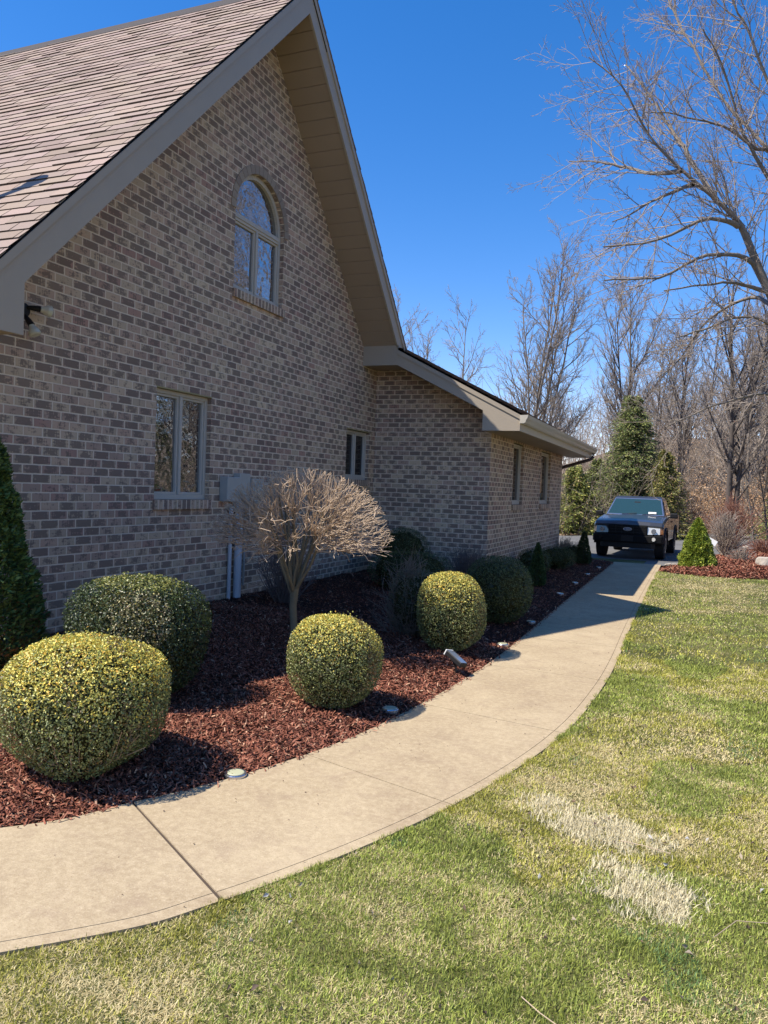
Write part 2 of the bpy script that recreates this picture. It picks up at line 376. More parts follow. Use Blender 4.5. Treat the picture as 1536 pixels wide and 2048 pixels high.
# walkway: slabs with open joints over a dark base, edge strip tooled along the lawn side
def path_pt(s, t):
    i = np.clip(s, 0, len(LC)-1.001); k = int(i); f = i-k
    l = LC[k]*(1-f)+LC[k+1]*f; r = RC[k]*(1-f)+RC[k+1]*f
    return l*(1-t)+r*t
def station(px, py):  # station on right edge nearest to point
    d = np.hypot(RC[:,0]-px, RC[:,1]-py); return float(np.argmin(d))
ymid = (LC[:,1]+RC[:,1])/2
def st_y(y): return float(np.interp(y, RC[:,1], np.arange(len(RC))))
joints = [0, st_y(.9), st_y(2.515), st_y(3.80), st_y(5.30), st_y(7.0), st_y(8.62), st_y(10.3), st_y(12.0), st_y(13.7), st_y(15.4), st_y(17.1), st_y(18.7), len(RC)-1]
pm = MB()
for a, b in zip(joints[:-1], joints[1:]):
    wide = .011 if abs(a-joints[2]) < .01 or abs(b-joints[2]) < .01 else .0042
    ln = np.hypot(*(path_pt(b,.5)-path_pt(a,.5))); g_a = (.011 if abs(a-joints[2])<.01 else .0042)/ln*(b-a); g_b = (.011 if abs(b-joints[2])<.01 else .0042)/ln*(b-a)
    ss = np.linspace(a+g_a, b-g_b, max(4, int((b-a)))); 
    for (t0, t1) in ((0, .935), (.9385, 1.0)):
        L_ = [path_pt(s, t0) for s in ss]; R_ = [path_pt(s, t1) for s in ss]
        for i in range(len(ss)-1):
            q = [L_[i], R_[i], R_[i+1], L_[i+1]]
            pm.poly([(p[0], p[1], 0) for p in q])
            pm.poly([(L_[i][0],L_[i][1],0),(L_[i+1][0],L_[i+1][1],0),(L_[i+1][0],L_[i+1][1],-.09),(L_[i][0],L_[i][1],-.09)])
            pm.poly([(R_[i][0],R_[i][1],0),(R_[i+1][0],R_[i+1][1],0),(R_[i+1][0],R_[i+1][1],-.09),(R_[i][0],R_[i][1],-.09)])
        for e in (0, -1):
            pm.poly([(L_[e][0],L_[e][1],0),(R_[e][0],R_[e][1],0),(R_[e][0],R_[e][1],-.09),(L_[e][0],L_[e][1],-.09)])
walk = pm.build('walkway', MAT['concrete']); tag(walk, kind='structure')
jb = MB()
for i in range(len(LC)-1):
    a, b2, c, d = LC[i], RC[i], RC[i+1], LC[i+1]
    jb.poly([(a[0],a[1],-.007),(b2[0],b2[1],-.007),(c[0],c[1],-.007),(d[0],d[1],-.007)])
tag(jb.build('walkway_joint_filler', simple('joint_filler', (.07,.05,.035), .95)), kind='structure')

# mulch beds
def bed_z(x, y):
    t = np.clip((XL(y)-x)/3.2, 0, 1)
    return -.012 + .18*t + .035*(vnoise(x, y, .5, 3)-.5)*np.clip(t*8, 0, 1) + .05*np.clip(t*10,0,1)*np.clip(1-t*1,0,1)*.5
def grid_bed():
    ys = np.linspace(.3, 19.95, 200); ts = np.linspace(0, 1, 50)
    V = []; 
    for y in ys:
        x1 = float(XL(y)); x0 = -5.5 if y < 12.9 else -3.4
        if y < 2.2: x0 = min(-5.5, x1-.2)
        for t in ts:
            x = x1+(x0-x1)*t; V.append((x, y, float(bed_z(x, y))))
    I = np.arange(len(V)).reshape(len(ys), len(ts))
    F = np.stack([I[:-1,:-1].ravel(), I[1:,:-1].ravel(), I[1:,1:].ravel(), I[:-1,1:].ravel()], 1)
    return np_mesh('mulch_bed', V, F, MAT['mulch'], smooth=True)
tag(grid_bed(), kind='structure')
isl = [(-.76,18.25),(-.3,17.9),(.07,17.75),(.8,17.8),(1.4,18.05),(2.4,18.2),(4.5,18.0),(8,17.6),(11,19.5),(11,26),(7,30),(4.5,30.5),(2.6,30.2),(1.5,28.4),(.9,26.6),(.45,24.5),(.1,22.6),(-.25,20.9),(-.6,19.6),(-.78,18.9)]
from mathutils.geometry import intersect_point_line
def inside(px, py, poly):
    px = np.asarray(px); py = np.asarray(py); r = np.zeros(px.shape, bool); n = len(poly)
    for i in range(n):
        x1, y1 = poly[i]; x2, y2 = poly[(i+1) % n]
        c = ((y1 > py) != (y2 > py)) & (px < (x2-x1)*(py-y1)/(y2-y1+1e-12)+x1); r ^= c
    return r
def edge_dist(px, py, poly):
    d = np.full(np.shape(px), 1e9)
    for i in range(len(poly)):
        a = np.array(poly[i]); b = np.array(poly[(i+1) % len(poly)]); ab = b-a
        t = np.clip(((px-a[0])*ab[0]+(py-a[1])*ab[1])/(ab@ab), 0, 1)
        d = np.minimum(d, np.hypot(px-a[0]-t*ab[0], py-a[1]-t*ab[1]))
    return d
def isl_z(x, y):
    d = edge_dist(x, y, isl); return -.014+.16*(1-np.exp(-d/.7))+.05*(vnoise(x, y, .7, 5)-.5)*np.clip(d*3,0,1)
cen = np.array([3.5, 23.5]); V = [(cen[0], cen[1], float(isl_z(*cen)))]; P_ = []
for i in range(len(isl)):
    for t in np.linspace(0, 1, 8, endpoint=False):
        P_.append(np.array(isl[i])*(1-t)+np.array(isl[(i+1) % len(isl)])*t)
rings = 40
for k in range(1, rings+1):
    for p in P_:
        q = cen+(p-cen)*(k/rings)**.6; V.append((q[0], q[1], float(isl_z(*q)) if k < rings else -.016))
n = len(P_); F3 = [(0, 1+i, 1+(i+1) % n) for i in range(n)]
F4 = [(1+(k-1)*n+i, 1+k*n+i, 1+k*n+(i+1) % n, 1+(k-1)*n+(i+1) % n) for k in range(1, rings) for i in range(n)]
tag(np_mesh('mulch_island', V, [np.array(F3), np.array(F4)], MAT['mulch'], smooth=True), kind='structure')

# mulch chips
def chips(P, ln, wd, cols, seed):
    r = np.random.default_rng(seed); n = len(P); a = r.uniform(0, 2*np.pi, n); tl = r.normal(0, .38, n)
    t = np.stack([np.cos(a)*np.cos(tl), np.sin(a)*np.cos(tl), np.sin(tl)], 1); b = np.stack([-np.sin(a), np.cos(a), r.normal(0, .5, n)], 1)
    b /= np.linalg.norm(b, axis=1)[:,None]; nn = np.cross(t, b); L = (ln*r.uniform(.4, 1.5, n))[:,None]; W = (wd*r.uniform(.5, 1.5, n))[:,None]
    P = P+np.array([0,0,1])*(np.abs(np.sin(tl))*L[:,0]*.4+.004)[:,None]
    V = np.stack([P-t*L/2-b*W/2, P-t*L/2+b*W*.3, P+nn*W*.45-b*W/2, P+nn*W*.45+b*W/2, P+t*L/2-b*W*.3, P+t*L/2+b*W/2], 1).reshape(-1, 3)
    i = np.arange(n)[:,None]*6; F = np.concatenate([i+np.array([0,2,3,1]), i+np.array([2,4,5,3])])
    C = np.repeat(cols, 6, axis=0); return V, F, C
def chip_cols(n, r):
    c = np.array([(.24,.085,.05),(.14,.046,.028),(.34,.14,.086),(.50,.29,.18),(.045,.016,.011)])
    k = r.choice(5, n, p=[.34,.28,.2,.07,.11]); return c[k]*r.uniform(.75, 1.25, (n,1))
r = np.random.default_rng(11); pts = []
def samp_bed(n, y0, y1):
    y = r.uniform(y0, y1, n); x1 = XL(y)-.01; x0 = np.where(y < 12.8, -5.4, -3.3); x0 = np.maximum(x0, x1-4.5)
    x = x0+(x1-x0)*r.uniform(0, 1, n); return x, y
X_ = []; Y_ = []
for n_, a, b2 in ((18000,.9,2.6),(70000,2.2,4.6),(58000,4.6,8),(14000,8,13),(8000,13,19.9)):
    x, y = samp_bed(n_, a, b2); X_.append(x); Y_.append(y)
ye = r.uniform(.9, 19.5, 900); X_.append(XL(ye)+np.abs(r.normal(0,.022,900))); Y_.append(ye)
x = np.concatenate(X_); y = np.concatenate(Y_); P = np.stack([x, y, np.where(x > XL(y), -.001, bed_z(x, y))], 1)
V, F, C = chips(P, .034, .0075, chip_cols(len(P), r), 1)
tag(np_mesh('mulch_chips', V, F, MAT['chip'], C=C), kind='stuff', label='shredded red brown bark mulch covering the planting bed by the house', cat='mulch')
x = r.uniform(-.8, 5, 70000); y = r.uniform(17.7, 30, 70000); k = inside(x, y, isl); x = x[k]; y = y[k]
P = np.stack([x, y, isl_z(x, y)+.003], 1); V, F, C = chips(P, .07, .015, chip_cols(len(P), r), 2)
tag(np_mesh('island_mulch_chips', V, F, MAT['chip'], C=C), kind='stuff', label='red bark mulch covering the island bed beside the driveway', cat='mulch')

# ------------------------------------------------------------------ lawn grass
def grass():
    r = np.random.default_rng(5); X_=[]; Y_=[]; S=[]
    specs = [(330000, -3.0, 1.4, .8, 3.2, .8), (220000, -1.9, 2.2, 3.2, 5.2, 1.0), (130000, -1.1, 3.0, 5.2, 8.2, 1.5), (90000, -1.0, 5, 8.2, 18.3, 2.6),
             (26000, 1.6, 9, -3, 9, 3.0), (22000, 5, 20, 5, 18.3, 4.5), (12000, -9, 1.6, -6, .9, 3.5)]
    for n, x0, x1, y0, y1, s in specs:
        x = r.uniform(x0, x1, n); y = r.uniform(y0, y1, n)
        k = (x > XR(y)+r.normal(.004, .012, n)*np.clip(s,1,2)) & ((y < 17.9-.05) | (~inside(x, y, isl))) & (y < 18.9-.2*np.clip(x,0,4))
        k &= ~((y < .0) & (y > -2) & (np.abs(x) < .0))
        X_.append(x[k]); Y_.append(y[k]); S.append(np.full(k.sum(), s))
    # tufts hugging the walk's edge
    for n, y0, y1, s in ((30000, .3, 5.5, 1.0), (12000, 5.5, 18, 2.0)):
        y = r.uniform(y0, y1, n); t = vnoise(y, y*0, .22, 9); k = r.uniform(0, 1, n) < np.clip((t-.22)*1.8, 0, 1)
        y = y[k]; X_.append(XR(y)+np.abs(r.normal(0, .03, len(y)))-.012); Y_.append(y); S.append(np.full(len(y), s))
    x = np.concatenate(X_); y = np.concatenate(Y_); s = np.concatenate(S); n = len(x)
    # white bleached patches
    def blob(cx, cy, ax, ay, ang):
        c, s_ = math.cos(ang), math.sin(ang); u = (x-cx)*c+(y-cy)*s_; v = -(x-cx)*s_+(y-cy)*c
        return np.exp(-((u/ax)**2+(v/ay)**2))
    wht = np.clip(1.3*blob(-.38, 3.86, .30, .15, R(-12))+1.4*blob(-.13, 3.30, .20, .17, R(-30))+.7*blob(-.68, 4.08, .16, .09, 0)+.6*blob(-.26, 3.52, .1, .1, 0), 0, 1.2)*(.3+1.2*vnoise(x, y, .06, 21)); wht = np.clip((wht-.2)*1.6, 0, 1.0)
    p1 = vnoise(x, y, .55, 1); p2 = vnoise(x, y, .16, 2); p3 = vnoise(x, y, 2.2, 4); p4 = vnoise(x, y, .05, 8)
    strawp = .22+.9*(p1-.42)+.75*(p2-.5)+.4*(p3-.5)+.4*(p4-.5)
    strawp += .22*np.clip((2.9-y)/1.5, 0, 1)*(x > -1.0) + .22*np.clip((x-.2)/1.0, 0, 1)*np.clip((6-y)/3,0,1) + .33*np.clip((y-11)/3, 0, 1)*(y<18.5)
    strawp -= .35*np.clip(blob(-.3, 3.6, .75, .55, R(-25))-.3, 0, 1); strawp -= .25*np.exp(-((y-8.5)/2.2)**2) + .12*np.exp(-((x-XR(y)-.1)/.15)**2)
    u = r.uniform(0, 1, n); straw = u < strawp; white = r.uniform(0, 1, n) < wht*.95
    hue = r.uniform(0, 1, n)[:,None]
    G1 = np.array([.20,.25,.05]); G2 = np.array([.46,.50,.10]); C = G1*(1-hue)+G2*hue
    C *= (.75+.5*p2)[:,None]*r.choice([.45,1,1.25], (n,1), p=[.22,.5,.28]); yel = (p1 > .6)[:,None]; C = np.where(yel, C*np.array([1.3,1.1,1.0]), C)
    blu = ((vnoise(x, y, .3, 31) > .88) & (r.uniform(0,1,n) < .4))[:,None]; C = np.where(blu, np.array([.15,.25,.08])*(.7+.6*hue), C)
    ST = np.array([.50,.40,.18])*(1-hue)+np.array([.80,.68,.38])*hue; C = np.where(straw[:,None], ST, C)
    C = np.where(white[:,None], np.array([.78,.69,.45])*(.75+.35*hue), C)
    h = (.008+.010*r.uniform(0,1,n)+.015*vnoise(x, y, .10, 6)**2); h = np.where(straw, h*.85, h); h = np.where(white, .022+.014*r.uniform(0,1,n), h); h *= np.clip(s, 1, 2.2)**.35
    wdt = (.0013+.0009*r.uniform(0,1,n))*s
    wdt = np.where(white, wdt*1.15, wdt)
    az = r.uniform(0, 2*np.pi, n); lean = np.abs(r.normal(.8, .45, n)); lean = np.where(straw, r.uniform(.8, 1.55, n), lean); lean = np.where(white, np.abs(r.normal(.75,.35,n)), lean)
    d = np.stack([np.cos(az)*np.sin(lean), np.sin(az)*np.sin(lean), np.cos(lean)], 1); b = np.stack([-np.sin(az+r.normal(0,.8,n)), np.cos(az), np.zeros(n)], 1); b /= np.linalg.norm(b, axis=1)[:,None]
    base = np.stack([x, y, np.full(n, -.011)], 1); hz = h[:,None]; W = wdt[:,None]
    mid = base+(d*.52+np.array([0,0,.10]))*hz; tip = base+d*hz*1.25+np.array([0,0,-.0])*hz
    V = np.stack([base-b*W, base+b*W, mid-b*W*.8, mid+b*W*.8, tip], 1).reshape(-1, 3)
    i = np.arange(n)[:,None]*5; F = [np.concatenate([i+np.array([0,1,3,2])]), i+np.array([2,3,4])]
    CC = np.repeat(C, 5, axis=0)
    return np_mesh('lawn_grass', V, F, MAT['grass'], C=CC)
tag(grass(), kind='stuff', label='short patchy green and straw coloured lawn grass beside the walk', cat='grass')

# ------------------------------------------------------------------ house
WX = -5.38; FX = -4.76; YA = 8.72; ZA = 7.84; K = 1.03; SOF = 7.46   # wall plane, fascia plane, apex
GX = -3.27; DY = 12.74; WY = 12.12                                    # wing corner, dark wall plane, rake plane
house = empty('brick_house', (WX, 8.7, 0)); HL = Vector((WX, 8.7, 0))
tag(house, 'large tan and brown brick house with steep gable roof and low side wing', 'house')
def hb(mb, name, mat, parent=None, **kw):
    o = mb.build(name, mat, None, **kw); o.parent = parent or house
    if parent is None: o.location = -HL
    return o
def wall_with_holes(outer, holes, ax, front, depth, name):
    """outer/holes: 2D loops; ax: constant axis; front face at front, reveals run depth inward (negative axis dir for x, positive for y)"""
    mb = MB(); loops = [outer]+holes; flat = [p for l in loops for p in l]
    def to3(p, t): q = list(p); q.insert(ax, t); return tuple(q)
    tris = tessellate_polygon([[Vector((p[0], p[1], 0)) for p in l] for l in loops])
    mb.V = [to3(p, front) for p in flat]; mb.F = [tuple(t) for t in tris]
    for l in holes+[outer]:
        n = len(l)
        for i in range(n):
            mb.poly([to3(l[i], front), to3(l[(i+1) % n], front), to3(l[(i+1) % n], front+depth), to3(l[i], front+depth)])
    me = bpy.data.meshes.new(name); me.from_pydata(mb.V, [], mb.F)
    bm = bmesh.new(); bm.from_mesh(me); bmesh.ops.remove_doubles(bm, verts=bm.verts, dist=1e-4); bmesh.ops.recalc_face_normals(bm, faces=bm.faces); bm.to_mesh(me); bm.free()
    me.materials.append(MAT['brick']); o = bpy.data.objects.new(name, me); col.objects.link(o); o.parent = house; o.location = -HL
    return o
AC, AR, ASP, AB = 8.745, .595, 4.93, 3.97
arch = [(AC-AR, AB), (AC+AR, AB)]+[(AC+AR*math.cos(t), ASP+AR*math.sin(t)) for t in np.linspace(0, math.pi, 33)]
def rect(a, b, c, d): return [(a, c), (b, c), (b, d), (a, d)]
low = rect(6.77, 7.77, 1.39, 2.59); small = rect(11.57, 12.5, 1.73, 2.55)
def sz(y): return SOF-K*abs(y-YA)+.02
yt = YA+(sz(YA)-3.7)/K
outer = [(4.4, -.2), (DY+.2, -.2), (DY+.2, 3.7), (yt, 3.7), (YA, sz(YA)), (4.4, sz(4.4))]
wall_with_holes(outer, [arch, low, small], 0, WX, -.14, 'gable_wall')
wz = lambda x: 3.64-.51*(x+4.76)   # underside of wing rake fascia
wall_with_holes([(WX+.001, -.2), (GX-.1405, -.2), (GX-.1405, wz(GX)+.02+.07), (WX+.001+.45, 3.70), (WX+.001, 3.70)], [], 1, DY, .14, 'wing_end_wall')
wa = rect(14.47, 15.37, 1.38, 2.54); wb = rect(17.2, 18.38, 1.38, 2.54)
wall_with_holes([(DY, -.2), (20.0, -.2), (20.0, 2.62), (DY, 2.62)], [wa, wb], 0, GX, -.14, 'wing_side_wall')
# unseen sides, so that the house is whole
hb(MB().box(-15, WX-.14, 4.4, 4.54, -.2, 3.05), 'side_wall', MAT['brick'])
hb(MB().box(-15, -14.86, 4.54, 13.1, -.2, 3.05), 'rear_wall', MAT['brick'])
hb(MB().box(-15, GX-.14, 19.86, 20, -.2, 2.62), 'wing_far_wall', MAT['brick'])
hb(MB().box(-15, WX-.2, 13.1, 13.24, -.2, 3.4), 'inner_wall', MAT['blk_trim'])

# brick arch ring, sills, lintels
ring = MB(); segs = 20
for i in range(segs):
    a0 = math.pi*i/segs+.006; a1 = math.pi*(i+1)/segs-.006; pts = []
    for rr, aa in ((AR, a0), (AR+.105, a0), (AR+.105, (a0+a1)/2), (AR+.105, a1), (AR, a1), (AR, (a0+a1)/2)): pts.append((AC+rr*math.cos(aa), ASP+rr*math.sin(aa)))
    ring.prism(pts, 0, WX-.1, WX+.012)
def ring_mat():
    m, nt, b = new_mat('arch_brick_material'); g = NG(nt); P = g.pos(); oi = g.n('ShaderNodeNewGeometry').outputs['Random Per Island']
    c = g.ramp(oi, [(0, (.29,.225,.18)), (.35, (.38,.30,.23)), (.7, (.43,.35,.26)), (1, (.30,.24,.19))])
    c = g.mix(g.m('MULTIPLY', g.noise(P, 45, 4), .6), c, (.22,.17,.14)); g.link(c, b.inputs['Base Color']); b.inputs['Roughness'].default_value = .9
    g.link(g.bump(g.noise(P, 120, 3), .4, .005), b.inputs['Normal']); return m
MAT['archbrick'] = ring_mat()

def window(name, y0, y1, z0, z1, x, lights=2, arched=False, glass='glass', sill=True, rec=.075):
    """window set in an x = const wall; frame is the part, panes and sill its sub-parts"""
    f = MB(); xb, xf = x-rec-.045, x-rec+.02; t = .045
    zt = z1 if not arched else ASP-.07
    f.box(xb, xf, y0, y0+t, z0, z1 if not arched else ASP+.0); f.box(xb, xf, y1-t, y1, z0, z1 if not arched else ASP+.0); f.box(xb, xf, y0+t, y1-t, z0, z0+t+.01)
    if not arched: f.box(xb, xf, y0+t, y1-t, z1-t, z1)
    else:
        f.box(xb, xf, y0+t, y1-t, ASP-.10, ASP-.005)
        f.box(xf, xf+.012, y0+t+.01, y1-t-.01, ASP-.066, ASP-.04)
        rim = []
        for i in range(32):
            a0 = math.pi*i/32; a1 = math.pi*(i+1)/32
            p = [(AC+q*math.cos(a), ASP+q*math.sin(a)) for q, a in ((AR-.001, a0), (AR-.001, a1), (AR-.06, a1), (AR-.06, a0))]
            f.prism(p, 0, xb, xf)
    ztop = (z1-t) if not arched else ASP-.10
    w_ = (y1-y0-2*t)/lights; panes = []
    for i in range(lights):
        a = y0+t+i*w_; b = a+w_
        if i: f.box(xb, xf+.004, a-.022, a+.022, z0+t+.01, ztop)
        s = .028; aa = a+(.022 if i else 0); bb = b-(.022 if i < lights-1 else 0); xs_ = xf-.018
        f.box(xb, xs_, aa, aa+s, z0+t+.01, ztop); f.box(xb, xs_, bb-s, bb, z0+t+.01, ztop); f.box(xb, xs_, aa+s, bb-s, z0+t+.01, z0+t+.01+s); f.box(xb, xs_, aa+s, bb-s, ztop-s, ztop)
        panes.append((aa+s, bb-s, z0+t+.01+s, ztop-s))
    fo = hb(f, name, MAT['frame'], bevel=.003, seg=1)
    for (a, b, c, d) in panes:
        po = MB().box(xb+.012, xb+.022, a-.006, b+.006, c-.006, d+.006).build('pane', MAT[glass]); po.parent = fo
    if arched:
        pp = [(AC+(AR-.052)*math.cos(a), ASP+(AR-.052)*math.sin(a)) for a in np.linspace(0, math.pi, 33)]
        po = MB().prism([(p[0], max(p[1], ASP-.01)) for p in pp], 0, xb+.012, xb+.022).build('pane', MAT[glass]); po.parent = fo
    if sill:
        so_ = MB().box(x-.14, x+.035, y0-.02, y1+.02, z0-.105, z0-.002).build('sill', MAT['soldier']); so_.parent = fo
    if not arched:
        lo = MB().box(x-.085, x+.004, y0, y1, z1, z1+.014).build('lintel', MAT['lintel']); lo.parent = fo
    return fo
w_up = window('window', AC-AR, AC+AR, AB, 0, WX, arched=True); ring.build('brick_arch', MAT['archbrick'], w_up)
w_up['label'] = 'arched upper window over two sashes'
window('window', 6.77, 7.77, 1.39, 2.585, WX)['label'] = 'lower two light window with tree reflections'
window('window', 11.57, 12.5, 1.73, 2.55, WX, glass='dark_glass')['label'] = 'small two light window near the inner corner'
window('window', 14.47, 15.37, 1.38, 2.54, GX, 1, glass='dark_glass'); window('window', 17.2, 18.38, 1.38, 2.54, GX, 1, glass='dark_glass')

# roof: courses of separate tabs, each a wedge with its cut edge coloured dark as a shadow line
def shingles(name, ox, oy, oz, udir, vdir, width, length, seed, ustart=None):
    r = np.random.default_rng(seed); u = np.array(udir, float); v = unit(vdir); nrm = unit(np.cross(u, v)); 
    if nrm[2] < 0: nrm = -nrm
    O = np.array([ox, oy, oz]); ex = .135; rows = int(length/ex)+1; Vv = []; Ff = []; Cc = []
    for i in range(rows):
        s0 = i*ex; tabs = int(width/.305)+2; sh = (i % 2)*.1525+r.uniform(-.006, .006); tone = r.uniform(.93, 1.07)
        us = ustart(s0+ex/2) if ustart else 0
        for j in range(tabs):
            a = j*.305-sh; b = a+.297; a = max(a, us); b = min(b, width)
            if b-a < .02: continue
            l = .013+r.uniform(-.004, .006); s1 = min(s0+ex+.03, length); e = r.uniform(-.0012, .0012)
            p = [O+u*a+v*(s0+e)+nrm*l, O+u*b+v*(s0+e)+nrm*l, O+u*b+v*s1+nrm*.001, O+u*a+v*s1+nrm*.001, O+u*a+v*(s0+e)-nrm*.003, O+u*b+v*(s0+e)-nrm*.003, O+u*a+v*(s0+e)+nrm*l, O+u*b+v*(s0+e)+nrm*l]
            n = len(Vv); Vv += p; Ff += [(n, n+1, n+2, n+3), (n+4, n+5, n+7, n+6)]
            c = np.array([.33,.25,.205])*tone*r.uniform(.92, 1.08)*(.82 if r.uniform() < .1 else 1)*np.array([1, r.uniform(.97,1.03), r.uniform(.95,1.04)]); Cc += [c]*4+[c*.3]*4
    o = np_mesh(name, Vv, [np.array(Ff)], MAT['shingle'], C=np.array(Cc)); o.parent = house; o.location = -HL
    return o
YE0 = 3.90; ze0 = ZA-K*(YA-YE0); XB = -15.3; SL = math.hypot(YA-YE0, ZA-ze0)
shingles('roof_shingles', XB, YE0-.02, ze0-.02, (1,0,0), (0,1,K), FX+.025-XB, SL+.03, 3)
YE1 = 13.45; ze1 = ZA-K*(YE1-YA)
shingles('roof_shingles', FX+.025, YE1, ze1, (-1,0,0), (0,-1,K), FX+.025-XB, math.hypot(YE1-YA, ZA-ze1), 4, ustart=lambda s: 0 if YE1-s/math.sqrt(1+K*K) < 12.5 else .9)
# roof deck (solid under the shingles)
dk = MB()
dk.prism([(YE0, ze0-.02), (YA, ZA-.012), (12.54, ZA-K*(12.54-YA)-.012), (12.54, ZA-K*(12.54-YA)-.08), (YA, ZA-.12), (YE0, ze0-.1)], 0, XB, FX+.012)
hb(dk, 'roof_deck', MAT['blk_trim'])
rc = MB(); rc.prism([(YA-.15, ZA-.155*K+.022), (YA, ZA+.035), (YA+.15, ZA-.155*K+.022), (YA+.15, ZA-.155*K+.012), (YA, ZA+.022), (YA-.15, ZA-.155*K+.012)], 0, XB, FX+.03)
hb(rc, 'ridge_cap', simple('ridge_shingle', (.05,.042,.04), .9, var=.3, nscale=30, bump=.5))
# rake fascia (front)
def top(y): return ZA-.03-K*abs(y-YA)
def bot(y): return SOF-K*abs(y-YA)
th = .03
fl = MB(); fl.prism([(YE0, 2.647), (4.43, 2.647), (4.43, bot(4.43)), (YA, bot(YA)), (YA, top(YA)), (YE0, top(YE0))], 0, FX-th, FX)
hb(fl, 'rake_fascia', MAT['trim'])
y_r = 12.42
fr = MB(); fr.prism([(YA, bot(YA)), (WY, bot(WY)), (WY, 3.95), (y_r, top(y_r)-.02), (y_r+.05, top(y_r+.05)), (YA, top(YA))], 0, FX-th, FX)
hb(fr, 'rake_fascia', MAT['trim'])
tr = MB()
tr.prism([(YE0, top(YE0)-.085), (YE0, top(YE0)), (YA, top(YA)), (YA, top(YA)-.085)], 0, FX+.0005, FX+.018)
tr.prism([(YA, top(YA)-.085), (YA, top(YA)), (12.42, top(12.42)), (12.42, top(12.42)-.085)], 0, FX+.0005, FX+.018)
hb(tr, 'rake_trim', MAT['trim'])
# soffit boards under the right and left rakes
def soffit_boards(name, ya, yb, zf, x0, x1, step=.146):
    mb = MB(); n = int(abs(yb-ya)/step)+1; s = 1 if yb > ya else -1
    for i in range(n):
        a = ya+s*i*step; b = a+s*(step-.010)
        if s*(b-yb) > 0: b = yb
        if s*(b-a) < .02: continue
        za, zb_ = zf(a), zf(b)
        mb.prism([(a, za), (b, zb_), (b, zb_+.012), (a, za+.012)], 0, x0, x1)
    mb.prism([(ya, zf(ya)+.016), (yb, zf(yb)+.016), (yb, zf(yb)+.03), (ya, zf(ya)+.03)], 0, x0, x1)
    return hb(mb, name, MAT['soffit'])
soffit_boards('soffit', YA, WY, lambda y: bot(y)+.02, WX+.001, FX-th-.001)
soffit_boards('soffit', YA, 4.43, lambda y: bot(y)+.02, WX+.001, FX-th-.001)
hb(MB().box(WX+.001, FX-th-.001, YE0, 4.429, 2.66, 2.675), 'eave_soffit', MAT['soffit'])
hb(MB().box(WX+.0005, FX-th-.0005, 4.4, 4.43, 2.676, bot(4.43)+.01), 'return_end', MAT['trim'])
hb(MB().box(XB, FX-th-.001, YE0-.02, YE0, 2.66, ze0-.04), 'eave_fascia', MAT['trim'])
hb(MB().box(XB, WX, YE0, 4.4, 2.66, 2.675), 'eave_soffit', MAT['soffit'])
# right eave box between gable and wing
hb(MB().box(WX+.001, FX, WY, WY+.03, 3.655, 3.985), 'eave_return', MAT['trim'])
# wing rake fascia on plane y = WY
SLP = .514
def wt(x): return 3.905-SLP*(x+4.76)
def wbm(x): return 3.655-.505*(x+4.76)
hb(MB().prism([(FX+.001, wbm(FX)), (-3.265, wbm(-3.265)), (-3.265, 2.577), (-2.66, 2.577), (-2.66, wt(-2.66)), (FX+.001, wt(FX))], 1, WY, WY+.03), 'wing_rake_fascia', MAT['trim'])
hb(MB().prism([(FX+.001, wt(FX)-.07), (-2.66, wt(-2.66)-.07), (-2.66, wt(-2.66)), (FX+.001, wt(FX))], 1, WY-.016, WY-.0005), 'wing_rake_trim', MAT['trim'])
sm = MB()
sm.poly([(FX, WY+.03, wbm(FX)+.01), (-3.27, WY+.03, wbm(-3.27)+.01), (-3.27, DY, wbm(-3.27)+.01), (FX, DY, wbm(FX)+.01)])
sm.poly([(WX, WY+.03, 3.665), (FX, WY+.03, 3.665), (FX, DY, 3.665), (WX, DY, 3.665)])
sm.poly([(-3.262, WY+.03, 2.577), (-3.262, WY+.03, 2.9), (-3.262, DY, 2.9), (-3.262, DY, 2.577)])
hb(sm, 'wing_rake_soffit', MAT['soffit'])
es = MB(); y = WY+.031
while y < 20.9:
    y2 = min(y+.397, 20.9); es.box(GX+.001 if y2 > DY else -3.26, -2.69, y, y2, 2.585, 2.595); y += .403
es.box(GX+.001, -2.69, WY+.031, 20.9, 2.600, 2.61)
hb(es, 'wing_eave_soffit', MAT['soffit'])
hb(MB().box(-2.69, -2.66, WY+.0305, 20.9, 2.577, wt(-2.66)-.02), 'wing_eave_fascia', MAT['gutter'])
gp = [(-2.6595, 2.69), (-2.60, 2.69), (-2.57, 2.705), (-2.562, 2.74), (-2.535, 2.78), (-2.53, 2.825), (-2.54, 2.827), (-2.55, 2.785), (-2.575, 2.745), (-2.585, 2.715), (-2.6, 2.702), (-2.648, 2.702), (-2.648, 2.82), (-2.6595, 2.82)]
gt = MB(); gt.prism(gp, 1, WY-.03, 20.93)
gt.prism([(-2.655, 2.695), (-2.60, 2.693), (-2.572, 2.707), (-2.562, 2.745), (-2.538, 2.782), (-2.533, 2.823), (-2.655, 2.82)], 1, WY-.032, WY-.026)
hb(gt, 'gutter', MAT['gutter'])
ds = MB(); ds.tube([(-2.61, 20.72, 2.70), (-2.61, 20.72, 2.60), (-2.68, 20.66, 2.53), (-3.28, 20.14, 2.30), (-3.36, 20.10, 2.2), (-3.36, 20.10, .1)], .042, 8)
hb(ds, 'downspout', MAT['brown_metal'])
